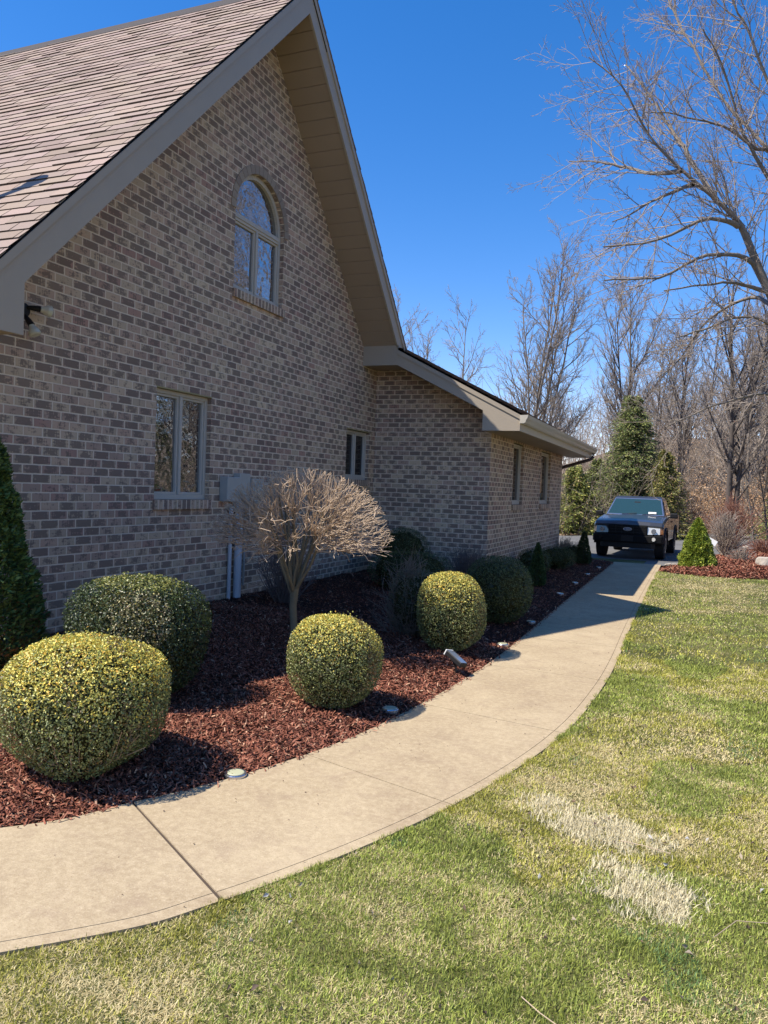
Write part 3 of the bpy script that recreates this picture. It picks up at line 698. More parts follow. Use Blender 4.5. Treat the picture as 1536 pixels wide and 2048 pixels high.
# wing roof
XW = -2.585; zW = wt(XW)+.03; xr = -9.0
def ust(s):   # valley start
    x = XW-s/math.hypot(1, SLP); z = zW+(XW-x)*SLP
    return 0 if x > FX else max(0, (YA+(ZA-z)/K)-(WY-.02))
shingles('roof_shingles', XW, WY-.02, zW, (0,1,0), (-1,0,SLP), 8.85, (XW-xr)*math.hypot(1, SLP), 6, ustart=ust)
wd = MB(); wd.poly([(XW, WY-.01, zW-.014), (XW, 20.93, zW-.014), (xr, 20.93, zW-.014+(XW-xr)*SLP), (xr, 9.9, zW-.014+(XW-xr)*SLP), (FX-.1, 12.5, zW-.014+(XW-FX+.1)*SLP), (FX+.02, WY-.01, zW-.014+(XW-FX-.02)*SLP)])
wd.poly([(XW, WY-.01, zW-.03), (XW, 20.93, zW-.03), (xr, 20.93, zW-.03+(XW-xr)*SLP), (xr, 9.9, zW-.03+(XW-xr)*SLP), (FX-.1, 12.5, zW-.03+(XW-FX+.1)*SLP), (FX+.02, WY-.01, zW-.03+(XW-FX-.02)*SLP)])
hb(wd, 'wing_roof_deck', MAT['blk_trim'])
hb(MB().prism([(-15.3, zW+(XW-xr)*SLP-6.3*SLP), (xr, zW+(XW-xr)*SLP), (xr, zW+(XW-xr)*SLP-.03), (-15.3, zW+(XW-xr)*SLP-6.3*SLP-.03)], 1, 12.6, 20.93), 'wing_back_roof', MAT['blk_trim'])
hb(MB().prism([(-14.9, 2.6), (GX-.15, 2.6), (GX-.15, 2.75), (xr, zW+(XW-xr)*SLP-.05), (-14.9, 2.9)], 1, 19.86, 19.99), 'wing_gable_end', MAT['brick'])
# plumbing vent on the left roof slope, just outside the frame; its shadow falls on the shingles
vp = MB(); vp.tube([(-5.74, 4.80, 3.72), (-5.74, 4.80, 4.70)], .05, 12); vp.tube([(-5.74, 4.80, 4.66), (-5.74, 4.80, 4.86)], .085, 12)
tag(vp.build('roof_vent_pipe', MAT['blk_trim'], house), 'dark round vent pipe rising from the shingles'); bpy.data.objects['roof_vent_pipe'].location = -HL

# ------------------------------------------------------------------ things on the wall
fl_ = empty('floodlight_fixture', (WX+.0, 4.98, 2.99)); tag(fl_, 'twin bulb outdoor floodlight fixture mounted on the brick under the roof end', 'floodlight')
m_ = MB(); m_.tube([(0,0,0),(.035,0,0)], .06, 14); m_.build('mounting_plate', MAT['blk'], fl_)
for (dy, dz, ty, tz, nm) in ((.03, .03, .17, -.01, 'a'), (.0, -.04, .03, -.19, 'b')):
    m_ = MB(); m_.tube([(.03,dy,dz),(.07,dy+.25*ty,dz+.25*tz),(.10,dy+.45*ty,dz+.45*tz)], [.015,.024,.028], 10); so1 = m_.build('lamp_socket', MAT['blk'], fl_)
    m_ = MB(); e = Vector((.08,ty,tz)).normalized(); p0 = Vector((.10,dy+.45*ty,dz+.45*tz)); m_.tube([p0+e*t for t in (0,.02,.055,.085,.095)], [.022,.028,.048,.052,.04], 16); b1 = m_.build('bulb', MAT['bulb'], fl_, smooth=False)
em = empty('electric_meter', (WX, 8.4, 1.5)); tag(em, 'grey electric meter box with round meter on the brick wall behind bare tree', 'electric meter')
MB().box(.002,.12,-.42,-.14,-.13,.17).build('meter_box', MAT['meter'], em, bevel=.008)
MB().box(.002,.10,-.12,.12,-.22,.22).build('meter_box', MAT['meter'], em, bevel=.008)
MB().box(.002,.12,.15,.42,-.16,.16).build('meter_box', MAT['meter'], em, bevel=.01)
m_ = MB(); m_.tube([(.12,.28,.02),(.18,.28,.02),(.2,.28,.02)], [.085,.085,.07], 18); m_.build('meter_glass', MAT['bulb'], em)
cd = empty('conduit_pipe', (WX, 8.33, .1)); tag(cd, 'thick pale grey conduit running up the wall to the meter', 'pipe', 'conduit pipes under the electric meter')
m_ = MB(); m_.tube([(.07,0,0),(.07,0,1.22)], .05, 14); m_.tube([(.07,0,1.16),(.07,0,1.24)], .058, 14); m_.build('pipe', MAT['pvc'], cd, smooth=False)
cd2 = empty('conduit_pipe', (WX, 8.19, .1)); tag(cd2, 'thin pale grey conduit left of the thick pipe under the meter', 'pipe', 'conduit pipes under the electric meter')
m_ = MB(); m_.tube([(.04,0,0),(.04,0,1.2)], .024, 10); m_.build('pipe', MAT['pvc'], cd2)
cd3 = empty('conduit_pipe', (WX, 8.53, .3)); tag(cd3, 'narrow dark grey conduit right of the thick pipe under the meter', 'pipe', 'conduit pipes under the electric meter')
m_ = MB(); m_.tube([(.03,0,0),(.03,.0,1.0)], .016, 8); m_.build('pipe', MAT['meter'], cd3)

# ------------------------------------------------------------------ foliage
def tubes(polys, k):
    """polys: list of (pts (m,3), radii (m,)) -> V, F"""
    V = []; F = []; n0 = 0; ang = np.arange(k)*2*np.pi/k; ca, sa = np.cos(ang), np.sin(ang)
    for P, rad in polys:
        m = len(P); T = np.gradient(P, axis=0); T /= np.linalg.norm(T, axis=1)[:,None]+1e-9
        ref = np.array([0,0,1.]) if abs(T[0,2]) < .9 else np.array([1.,0,0]); A = np.cross(T, ref); A /= np.linalg.norm(A, axis=1)[:,None]+1e-9; B = np.cross(T, A)
        V.append((P[:,None]+rad[:,None,None]*(A[:,None]*ca[None,:,None]+B[:,None]*sa[None,:,None])).reshape(-1,3))
        I = n0+np.arange(m*k).reshape(m,k); J = np.roll(I, -1, axis=1)
        F.append(np.stack([I[:-1], J[:-1], J[1:], I[1:]], -1).reshape(-1,4)); n0 += m*k
    return np.concatenate(V), np.concatenate(F)
def leafcloud(P, Nn, ln, wd, r, tilt=.8, fold=.25):
    n = len(P); a = r.normal(0, 1, (n,3)); N = Nn+a*tilt; N /= np.linalg.norm(N, axis=1)[:,None]
    t = np.cross(N, r.normal(0, 1, (n,3))); t /= np.linalg.norm(t, axis=1)[:,None]; b = np.cross(N, t)
    L = (ln*r.uniform(.65, 1.35, n))[:,None]; W = (wd*r.uniform(.65, 1.35, n))[:,None]
    V = np.stack([P-t*L/2, P+b*W/2+N*W*fold, P+t*L/2, P-b*W/2+N*W*fold], 1).reshape(-1,3)
    i = np.arange(n)[:,None]*4; return V, np.concatenate([i+np.array([0,1,2]), i+np.array([0,2,3])])
def sph(n, r):
    v = r.normal(0, 1, (n,3)); return v/np.linalg.norm(v, axis=1)[:,None]
def lump(D, seed, k=9, amp=.1, sharp=14):
    r = np.random.default_rng(seed); c = sph(k, r); a = r.uniform(-amp, amp, k)
    return 1+sum(a[i]*np.exp((D@c[i]-1)*sharp/2) for i in range(k))
MAT['bushheart'] = simple('matte_shadow_core', (.045,.045,.02), 1.0, var=.5, nscale=45, bump=1, bscale=90, spec=0)  # for the solid core added inside each bush to block light
def ball_bush(name, c, rx, rz, n, seed, colf, label, leaf=.017, box=.0, ry=None, twig=None, cat_='bush', flat=0, stems=True):
    r = np.random.default_rng(seed); D = sph(n, r); ry = ry or rx
    if box:
        q = np.abs(D)**(2+box); D2 = D/(q.sum(1)**(1/(2+box)))[:,None]
    else: D2 = D
    rad = lump(D, seed, 26, .062, 28)*(1-np.abs(r.normal(0, .055, n)))
    inner = r.uniform(0, 1, n) < .3; rad = np.where(inner, rad*r.uniform(.82, .97, n), rad)
    S = np.array([rx, ry, rz]); z0 = c[2]+rz
    P = D2*rad[:,None]*S; lowz = P[:,2] < -rz*.0; P[:,0] = np.where(lowz, P[:,0]*(1-.22*(P[:,2]/rz)**2), P[:,0]); P[:,1] = np.where(lowz, P[:,1]*(1-.22*(P[:,2]/rz)**2), P[:,1])
    Nn = D/np.array([rx, ry, rz]); Nn /= np.linalg.norm(Nn, axis=1)[:,None]
    C = colf(D, P, inner, r)
    V, F = leafcloud(P, Nn, leaf, leaf*.55, r, .75); C = np.repeat(C, 4, axis=0)
    # inner fill of larger leaves in one dark green
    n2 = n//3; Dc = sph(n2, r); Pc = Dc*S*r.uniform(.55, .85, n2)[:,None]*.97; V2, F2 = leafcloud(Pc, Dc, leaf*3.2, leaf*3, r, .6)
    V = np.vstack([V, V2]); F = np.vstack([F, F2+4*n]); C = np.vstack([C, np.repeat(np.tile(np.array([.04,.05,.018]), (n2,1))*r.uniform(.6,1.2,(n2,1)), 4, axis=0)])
    bm = bmesh.new(); bmesh.ops.create_icosphere(bm, subdivisions=4, radius=1); VC = np.array([v.co[:] for v in bm.verts]); FC = np.array([[q.index for q in f.verts] for f in bm.faces]); bm.free()
    VC /= np.linalg.norm(VC, axis=1)[:,None]; q3 = np.abs(VC)**(2+box); VC2 = VC/(q3.sum(1)**(1/(2+box)))[:,None]*(lump(VC, seed, 26, .062, 28)*.77*(1+.05*np.sin(VC@np.array([31,17,23.])+seed)*np.cos(VC@np.array([-19,37,11.]))))[:,None]*S
    lz = VC2[:,2] < 0; f_ = np.where(lz, 1-.22*(VC2[:,2]/rz)**2, 1); VC2[:,0] *= f_; VC2[:,1] *= f_
    # stray shoots breaking the clipped outline
    ns_ = n//28; Ds = sph(ns_, r); Ds[:,2] = np.abs(Ds[:,2])*1.0-.1; Ds /= np.linalg.norm(Ds, axis=1)[:,None]; Ps = Ds*S*(.99+np.abs(r.normal(0,.045,ns_)))[:,None]; V3, F3_ = leafcloud(Ps, Ds, leaf*1.1, leaf*.6, r, 1.3); C3 = np.repeat(colf(Ds, Ps, np.zeros(ns_, bool), r), 4, axis=0)
    F = np.vstack([F, F3_+len(V)]); V = np.vstack([V, V3]); C = np.vstack([C, C3])
    root = empty(name, c); tag(root, label, cat_)
    np_mesh('shadow_core', VC2+np.array([0,0,rz]), FC, MAT['bushheart'], root)  # solid core added to stop light leaking between the leaves
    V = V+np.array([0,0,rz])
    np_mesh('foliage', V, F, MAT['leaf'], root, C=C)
    if rx > .42 and name == 'boxwood_bush' and c[1] < 4:
        tb_ = []
        for i in range(26):
            a = r.uniform(-1.6, .9); q = r.uniform(.75, 1.06); p_ = np.array([(0,0,.0),(.35*rx*math.cos(a),.35*ry*math.sin(a),.05),(.7*rx*math.cos(a),.7*ry*math.sin(a),.12+r.uniform(0,.06)),(q*rx*math.cos(a),q*ry*math.sin(a),.24+r.uniform(-.04,.1))])
            p_[1:] += r.normal(0,.012,(3,3)); tb_.append((cat(p_, 4), np.linspace(.005,.0016,13)))
        Vb, Fb = tubes(tb_, 4); np_mesh('bare_shoots', Vb, Fb, MAT['twig_pale'], root)
    if stems:
        m = MB()
        for i in range(9):
            a = r.uniform(0, 6.28); q = r.uniform(.3, .75)
            m.tube([(0.02*math.cos(a),.02*math.sin(a),-.03), (.25*rx*math.cos(a),.25*ry*math.sin(a),rz*.35), (q*rx*math.cos(a),q*ry*math.sin(a),rz*.9)], [.014,.01,.004], 5)
        m.build('stems', MAT['bark_dark'], root)
    return root
def mixc(cols, p, n, r): c = np.array(cols); return c[r.choice(len(c), n, p=p)]*r.uniform(.75, 1.25, (n,1))
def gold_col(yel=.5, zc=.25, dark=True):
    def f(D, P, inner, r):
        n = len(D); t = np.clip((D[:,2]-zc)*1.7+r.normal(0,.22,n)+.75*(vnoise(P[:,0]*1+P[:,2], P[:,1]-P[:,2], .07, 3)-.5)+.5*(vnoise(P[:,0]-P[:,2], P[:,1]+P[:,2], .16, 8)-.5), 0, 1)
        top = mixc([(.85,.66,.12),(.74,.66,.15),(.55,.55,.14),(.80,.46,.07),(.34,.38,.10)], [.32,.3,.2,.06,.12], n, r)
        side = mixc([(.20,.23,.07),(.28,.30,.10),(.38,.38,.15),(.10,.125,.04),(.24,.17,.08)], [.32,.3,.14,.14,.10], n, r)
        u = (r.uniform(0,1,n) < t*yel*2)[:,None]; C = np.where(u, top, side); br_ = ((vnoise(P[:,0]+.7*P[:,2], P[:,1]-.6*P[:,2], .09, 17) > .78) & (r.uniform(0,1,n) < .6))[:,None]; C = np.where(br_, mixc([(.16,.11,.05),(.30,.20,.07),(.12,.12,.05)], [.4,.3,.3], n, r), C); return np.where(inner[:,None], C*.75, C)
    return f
# (x, y, ground z)
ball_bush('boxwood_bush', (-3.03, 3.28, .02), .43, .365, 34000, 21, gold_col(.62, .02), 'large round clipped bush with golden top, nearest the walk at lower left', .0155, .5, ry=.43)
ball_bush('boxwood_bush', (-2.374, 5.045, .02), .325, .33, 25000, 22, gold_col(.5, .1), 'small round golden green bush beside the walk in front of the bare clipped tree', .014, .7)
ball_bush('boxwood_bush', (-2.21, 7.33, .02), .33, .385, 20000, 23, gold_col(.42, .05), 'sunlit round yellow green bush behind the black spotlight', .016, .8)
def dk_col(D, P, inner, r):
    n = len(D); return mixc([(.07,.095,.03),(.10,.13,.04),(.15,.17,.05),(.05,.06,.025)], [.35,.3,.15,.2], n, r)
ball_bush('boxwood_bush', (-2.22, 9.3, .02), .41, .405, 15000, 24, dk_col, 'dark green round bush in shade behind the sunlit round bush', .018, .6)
def grey_col(D, P, inner, r): return mixc([(.12,.13,.07),(.17,.16,.10),(.08,.10,.045)], [.4,.3,.3], len(D), r)
ball_bush('privet_bush', (-2.74, 7.78, .03), .30, .37, 5000, 36, grey_col, 'dull grey green round bush half hidden behind the sunlit round bush', .017, .8)
def yew_col(D, P, inner, r):
    n = len(D); C = mixc([(.045,.07,.02),(.07,.10,.03),(.10,.13,.035),(.04,.05,.02)], [.35,.3,.15,.2], n, r)
    t = ((D[:,2] > .80) & (r.uniform(0,1,n) < .7))[:,None]; C = np.where(t, mixc([(.30,.30,.07),(.38,.34,.10),(.22,.24,.06)], [.4,.2,.4], n, r), C)  # sun on the top rim painted into the leaf colour
    # sunlit patch painted into the leaves on the side toward the walk
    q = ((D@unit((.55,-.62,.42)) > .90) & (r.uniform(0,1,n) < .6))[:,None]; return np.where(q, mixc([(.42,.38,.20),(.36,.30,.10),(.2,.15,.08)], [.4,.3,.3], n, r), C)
ball_bush('yew_bush', (-3.62, 4.42, .05), .47, .44, 30000, 25, yew_col, 'wide dark green mound bush with a sunlit top and patch painted on, behind the large golden bush', .018, .9, ry=.46)
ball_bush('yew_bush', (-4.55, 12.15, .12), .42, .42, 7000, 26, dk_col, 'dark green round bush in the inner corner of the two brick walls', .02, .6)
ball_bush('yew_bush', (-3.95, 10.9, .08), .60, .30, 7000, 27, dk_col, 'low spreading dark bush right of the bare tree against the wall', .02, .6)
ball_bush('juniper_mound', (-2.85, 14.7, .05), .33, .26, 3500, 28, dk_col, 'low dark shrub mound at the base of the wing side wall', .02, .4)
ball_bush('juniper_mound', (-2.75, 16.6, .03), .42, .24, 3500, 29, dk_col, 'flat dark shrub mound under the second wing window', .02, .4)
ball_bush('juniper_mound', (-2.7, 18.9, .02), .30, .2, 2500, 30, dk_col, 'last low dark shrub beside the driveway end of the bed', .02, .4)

def cone_tree(name, c, H, rad, n, seed, colf, label, prof=None, tuft=.03, cat_='conifer', lean=0, root=None, ang=1.0):
    """dense conifer: needle tufts on a lumpy cone"""
    r = np.random.default_rng(seed); t = r.uniform(0, 1, n)**1.25; az = r.uniform(0, 2*np.pi, n)
    prof = prof or (lambda t: (1-t)**.8*(.72+.28*np.minimum(1, t*8)))
    rr = rad*prof(t); nl = int(H/.1)
    bump = 1+.16*(vnoise(az*rad*1.0+seed, t*H, .11, seed)-.5)*2*1.0+.12*(vnoise(az*3, t*H*1.0, .5, seed+1)-.5)
    depth = np.abs(r.normal(0, .05, n)); inner = r.uniform(0,1,n) < .35; depth = np.where(inner, r.uniform(.05,.4,n), depth)
    q = rr*bump*(1-depth); P = np.stack([q*np.cos(az), q*np.sin(az), t*H*.985+.04], 1)
    out = np.stack([np.cos(az), np.sin(az), np.full(n, .55*ang)], 1); out /= np.linalg.norm(out, axis=1)[:,None]
    d = out+r.normal(0, .45, (n,3)); d /= np.linalg.norm(d, axis=1)[:,None]; b = np.cross(d, r.normal(0,1,(n,3))); b /= np.linalg.norm(b, axis=1)[:,None]
    L = (tuft*r.uniform(.6,1.4,n))[:,None]; W = L*.22
    V = np.stack([P-d*L*.5-b*W, P-d*L*.5+b*W, P+d*L*.3+b*W*.9, P+d*L*.7, P+d*L*.3-b*W*.9], 1).reshape(-1,3); i = np.arange(n)[:,None]*5
    F = [i+np.array([0,1,2]), i+np.array([0,2,4]), i+np.array([4,2,3])]
    C = np.repeat(colf(t, az, inner, r), 5, axis=0)
    if root is None: root = empty(name, c); tag(root, label, cat_)
    np_mesh('foliage', V, np.concatenate(F), MAT['needle'], root, C=C)
    m = MB(); m.tube([(0,0,-.05),(0,0,H*.5),(0,0,H*.92)], [rad*.1+.01, rad*.06, .006], 7); m.build('trunk', MAT['bark_dark'], root)
    return root
def alb(t, az, inner, r):
    n = len(t); C = mixc([(.20,.27,.04),(.32,.38,.06),(.45,.48,.08),(.10,.15,.03)], [.3,.35,.22,.13], n, r)
    return C
def alb_brown(t, az, inner, r):
    n = len(t); C = mixc([(.07,.12,.03),(.11,.17,.04),(.17,.22,.05),(.045,.07,.02)], [.3,.35,.15,.2], n, r)
    br = ((r.uniform(0,1,n) < np.clip(.55-t*1.6, 0, .8)))[:,None]; return np.where(br, mixc([(.20,.11,.035),(.14,.085,.03),(.26,.15,.05)], [.4,.4,.2], n, r), C)
cone_tree('dwarf_spruce', (-.01, 19.2, .0), 1.15, .44, 16000, 31, alb, 'bright green cone shaped dwarf spruce on the red mulch island', tuft=.055, prof=lambda t: (1-t)**.75*np.minimum(1, .80+t*3))
cone_tree('dwarf_spruce', (-4.80, 4.08, .08), 1.98, .53, 34000, 32, alb_brown, 'tall dark dwarf spruce browning at its base against the brick, far left', tuft=.032, prof=lambda t: np.clip((1-t),0,1)**.62*np.minimum(1, .62+t*2.6))
cone_tree('dwarf_spruce', (-2.5, 13.2, .03), .72, .19, 5000, 33, lambda t, az, i, r: mixc([(.05,.08,.025),(.08,.11,.03)], [.5,.5], len(t), r), 'small dark columnar spruce in shade beside the wing wall', tuft=.03)
cone_tree('dwarf_spruce', (-2.42, 18.3, .02), .72, .20, 5000, 34, lambda t, az, i, r: mixc([(.04,.06,.02),(.06,.08,.03)], [.5,.5], len(t), r), 'small dark pointed spruce at the driveway end of the shaded bed', tuft=.03, prof=lambda t: (1-t)**.6*np.minimum(1,.7+t*3))

# ------------------------------------------------------------------ branching plants
def grow(r, p, d, L, rad, lvl, out, prm):
    ns = prm['seg'][lvl]; pts = [p]; dirs = [d]; st = L/ns; up_ = prm['up'][lvl]; wob = prm['wob'][lvl]
    for i in range(ns):
        d = d+r.normal(0, wob, 3)+np.array([0,0,up_]); d = d/np.linalg.norm(d); p = p+d*st; pts.append(p); dirs.append(d)
    P = np.array(pts); rr = np.linspace(rad, max(rad*prm['tap'][lvl], prm['rmin']), ns+1); out[lvl].append((P, rr))
    if lvl+1 >= len(prm['n']): return
    n = prm['n'][lvl]; n = max(1, int(round(n*r.uniform(.8, 1.2)))); t0 = prm['t0'][lvl]
    for j in range(n):
        t = t0+(1-t0)*((j+r.uniform(0,1))/n); t = min(t, .985); k = t*ns; i = int(k); f = k-i
        q = P[i]*(1-f)+P[i+1]*f; dd = dirs[i]; a = r.uniform(0, 2*np.pi)+j*2.4; e1 = np.cross(dd, [0,0,1.]) if abs(dd[2]) < .95 else np.array([1.,0,0]); e1 = e1/np.linalg.norm(e1); e2 = np.cross(dd, e1)
        th = R(prm['ang'][lvl])*r.uniform(.7, 1.3); nd = dd*math.cos(th)+(e1*math.cos(a)+e2*math.sin(a))*math.sin(th)
        cl = L*prm['len'][lvl]*r.uniform(.6, 1.15)*(1-prm['fall'][lvl]*t); cr = min(rr[i]*.75, rad*prm['rad'][lvl]*(1-.5*t)+prm['rmin'])
        grow(r, q, nd/np.linalg.norm(nd), cl, max(cr, prm['rmin']), lvl+1, out, prm)
def bare_tree(name, loc, seeds, H, trad, prm, label, group=None, mats=('bark','twig'), stems=1, cat_='tree', buds=None, spread=.12, tilt=(0,0)):
    r = np.random.default_rng(seeds); out = [[] for _ in prm['n']]
    for s in range(stems):
        a = r.uniform(0, 6.28)+s*2*np.pi/stems; off = np.array([math.cos(a), math.sin(a), 0])*trad*1.4*(stems > 1)
        d = np.array([math.cos(a)*spread*(stems > 1)+r.normal(0,.03)+tilt[0], math.sin(a)*spread*(stems > 1)+r.normal(0,.03)+tilt[1], 1]); d /= np.linalg.norm(d)
        grow(r, off+np.array([0,0,-.1]), d, H*r.uniform(.82, 1.02) if stems > 1 else H, trad*(r.uniform(.6,1) if stems > 1 else 1), 0, out, prm)
    root = empty(name, loc); tag(root, label, cat_, group)
    V, F = tubes(out[0], 7); V2, F2 = tubes(out[1], 5); V = np.vstack([V, V2]); F = np.vstack([F, F2+len(V)-len(V2)])
    np_mesh('trunk', V, F, MAT[mats[0]], root, smooth=True)
    tw = [x for l in out[2:] for x in l]; V, F = tubes(tw, 3)
    np_mesh('crown', V, F, MAT[mats[1]], root)
    return root
def dupe(root, loc, rz, sc, label, group=None, name=None):
    q = root.copy(); col.objects.link(q); q.location = loc; q.rotation_euler = (0,0,rz); q.scale = (sc[0], sc[0], sc[1]) if isinstance(sc, tuple) else (sc, sc, sc); q['label'] = label
    if group: q['group'] = group
    for ch in root.children:
        c = ch.copy(); col.objects.link(c); c.parent = q
    return q
#   tall upright forest tree
PF = dict(n=[30,12,8,1], seg=[12,7,4,3], up=[.03,.13,.10,.06], wob=[.035,.06,.10,.12], tap=[.12,.25,.4,.5], t0=[.18,.15,.15,.1], ang=[38,34,36,30], len=[.36,.38,.42,.4], rad=[.35,.42,.5,.5], fall=[.45,.4,.3,0], rmin=.0068)
PM = dict(PF, n=[22,11,8,1], len=[.34,.36,.42,.4], up=[.02,.16,.12,.06])
PA = dict(PM, n=[19,10,7,1], ang=[46,40,38,30], len=[.34,.40,.42,.4], up=[.015,.10,.08,.05], wob=[.04,.08,.11,.13], fall=[.6,.4,.3,0])
PB = dict(n=[18,11,8,1], seg=[8,6,4,3], up=[.02,.04,.04,.03], wob=[.08,.10,.14,.14], tap=[.2,.3,.4,.5], t0=[.15,.1,.15,.1], ang=[55,42,40,30], len=[.62,.42,.42,.4], rad=[.5,.45,.5,.5], fall=[.4,.4,.3,0], rmin=.007)
GT = 'bare trees of the woods beyond the driveway'
tA = bare_tree('bare_tree', (-9.3, 45, 0), 101, 15.6, .13, dict(PA, ang=[42,38,36,30]), 'tall bare multi stemmed tree standing alone against the sky above the wing roof', GT, stems=6, spread=.10)
tB = bare_tree('bare_tree', (-18.4, 50, 0), 102, 15.0, .13, PA, 'bare multi stemmed tree just right of the steep gable roof edge', GT, stems=3, spread=.10)
tC = bare_tree('bare_tree', (-14.3, 50, 0), 103, 13.3, .12, dict(PA, n=[16,9,7,1], len=[.42,.42,.42,.4]), 'slim bare single stemmed tree between the gable and the tall tree', GT)
tD = bare_tree('bare_tree', (1.05, 31.8, 0), 104, 10.5, .15, dict(PM, n=[22,10,7,1]), 'bare tree with dark split trunk behind the red mulch island', GT, mats=('bark_dark','twig'), stems=2, spread=.08)
tE = bare_tree('bare_tree', (-4.1, 50, 0), 105, 14.5, .17, PF, 'bare tree rising behind the dark evergreen, left trunk of two', GT, mats=('bark_dark','twig'), stems=2)
tF = bare_tree('bare_tree', (5.2, 44, 0), 106, 10.0, .13, PB, 'wide tan bare tree behind the mulch island at the right edge', GT, mats=('bark','twig_far'))

# the rest of the woods: copies, each a tree of its own
rw = random.Random(9)
tG = bare_tree('bare_tree', (-1.2, 52, 0), 107, 12.5, .15, PF, 'second bare tree rising behind the dark evergreen, right of its pair', GT, mats=('bark_dark','twig'))
protos = [tA, tB, tC, tE, tF, tG]
WL = 'bare grey brown tree among the dense woods beyond the driveway'
spots = [(3.2,46,3,.86),(5.4,40,1,.72),(7.5,45,0,.84),(3.9,37.2,2,.66),(9,52,1,.95),(1.4,58,0,.92),(4.2,60,3,1.0),(12,44,2,.9),(11,58,0,1.0),(-3,62,1,.86),(15,50,5,1.05),
         (2.2,41,4,.8),(-1,44.5,4,.62),(6.6,36,4,.7),(8.4,38,3,.75),(18,42,0,.9),(14,38,5,.85),(21,55,1,1.1),(0.5,66,5,.9),(7,68,0,.95),(-12,72,3,.45),(-20,70,4,.4)]
for (x, y, k, s) in spots:
    dupe(protos[k], (x, y, float(hill(x, y))-.1), rw.uniform(0, 6.28), (s*rw.uniform(.9,1.1), s), WL, GT)
GR = 'bare trees across the lawn to the right'
for i, (x, y, k, s) in enumerate([(13,7,3,1.0),(17,13,0,1.0),(21,4,1,1.05),(15,22,5,.95),(22,22,4,1.1),(19,30,0,.95),(26,14,3,1.15),(12,31,2,.8),(29,28,1,1.2),(27,2,5,1.2),(10.5,1,4,.95),(33,10,0,1.2),(34,22,3,1.2),(7.2,25.5,3,1.1),(4.9,23.4,3,1.05),(6.2,19.0,5,.95),(9.5,30,4,1.1)]):
    dupe(protos[k], (x, y, -.05), rw.uniform(0, 6.28), s, 'bare tree standing across the lawn to the right of the mulch island', GR)

# evergreens
def hemlock(t, az, inner, r):
    n = len(t); C = mixc([(.14,.18,.05),(.22,.25,.07),(.34,.34,.11),(.07,.09,.035),(.36,.28,.15)], [.3,.3,.14,.18,.08], n, r)
    return C
def evergreen(loc, H, rad, n, seed, label, cf=hemlock, tuft=.12):
    r = np.random.default_rng(seed); root = empty('evergreen_tree', loc); tag(root, label, 'evergreen', 'evergreens at the edge of the driveway')
    nb = int(n/46); V_=[]; F_=[]; C_=[]; n0=0; tb=[]
    t = r.uniform(0.02, 1, nb)**1.1; az = r.uniform(0, 6.28, nb); ln = rad*np.clip(1-t,.05,1)**.55*r.uniform(.5, 1.2, nb)*(1+1.0*(vnoise(az*1.3, t*H, 1.0, seed)-.5))
    for i in range(nb):
        z = t[i]*H; o = np.array([math.cos(az[i]), math.sin(az[i]), 0]); s = np.linspace(0, 1, 5); drop = -.22*ln[i]*s**1.6+.12*ln[i]*s
        P = np.stack([o[0]*ln[i]*s, o[1]*ln[i]*s, z+drop], 1); tb.append((P, np.linspace(.018, .004, 5)))
        m = 46; u = r.uniform(.25, 1.0, m)**.7; q = np.stack([np.interp(u, s, P[:,j]) for j in range(3)], 1); side = np.array([-o[1], o[0], 0]); w_ = (1-u*.6)*ln[i]*.34
        q = q+side*(r.uniform(-1,1,m)*w_)[:,None]+np.array([0,0,1])*(r.normal(0,.05,m)-.05*np.abs(r.normal(0,1,m)))[:,None]
        d = o*.8+side*r.normal(0,.6,(m,1))+np.array([0,0,-.35])+r.normal(0,.3,(m,3)); d /= np.linalg.norm(d, axis=1)[:,None]; b = np.cross(d, r.normal(0,1,(m,3))); b /= np.linalg.norm(b, axis=1)[:,None]
        L = (tuft*r.uniform(.5,1.3,m))[:,None]; W = L*.13
        V_.append(np.stack([q-d*L*.4, q+b*W, q+d*L*.6, q-b*W], 1).reshape(-1,3)); k = np.arange(m)[:,None]*4+n0; F_.append(k+np.array([0,1,2,3])); n0 += 4*m
        c = cf(np.full(m, t[i]), None, np.zeros(m,bool), r)*r.uniform(.8,1.2); C_.append(np.repeat(c, 4, axis=0))
    np_mesh('foliage', np.concatenate(V_), np.concatenate(F_), MAT['needle'], root, C=np.concatenate(C_))
    tb.append((np.array([(0,0,-.1),(0,0,H*.5),(0,0,H)]), np.array([.13,.07,.01]))); V, F = tubes(tb, 4); np_mesh('trunk', V, F, MAT['bark_dark'], root)
evergreen((-2.75, 34.5, -.05), 5.9, 1.9, 52000, 41, 'tall dark green evergreen right behind the pickup')
evergreen((-4.9, 33.6, -.05), 2.9, 1.3, 28000, 42, 'short yellow green evergreen between the wing and the pickup', lambda t, a, i, r: hemlock(t, a, i, r)*np.array([1.45,1.35,1.1]))
evergreen((-1.35, 33.5, -.05), 3.6, 1.1, 20000, 43, 'middling olive evergreen just right of the tall dark one', lambda t, a, i, r: hemlock(t, a, i, r)*np.array([1.25,1.05,.95]))
evergreen((4.1, 37.5, -.05), 4.9, 2.0, 42000, 44, 'green evergreen at the right edge of the photo behind the thin leaning trunks', lambda t, a, i, r: hemlock(t, a, i, r)*np.array([1.2,1.2,1.0]))
evergreen((10.5, 26.5, -.05), 6.0, 2.2, 20000, 46, 'dark evergreen standing across the lawn to the right of the mulch island')
evergreen((-4.3, 36.0, -.05), 3.3, 1.2, 22000, 45, 'mid height evergreen left of the tall dark one')

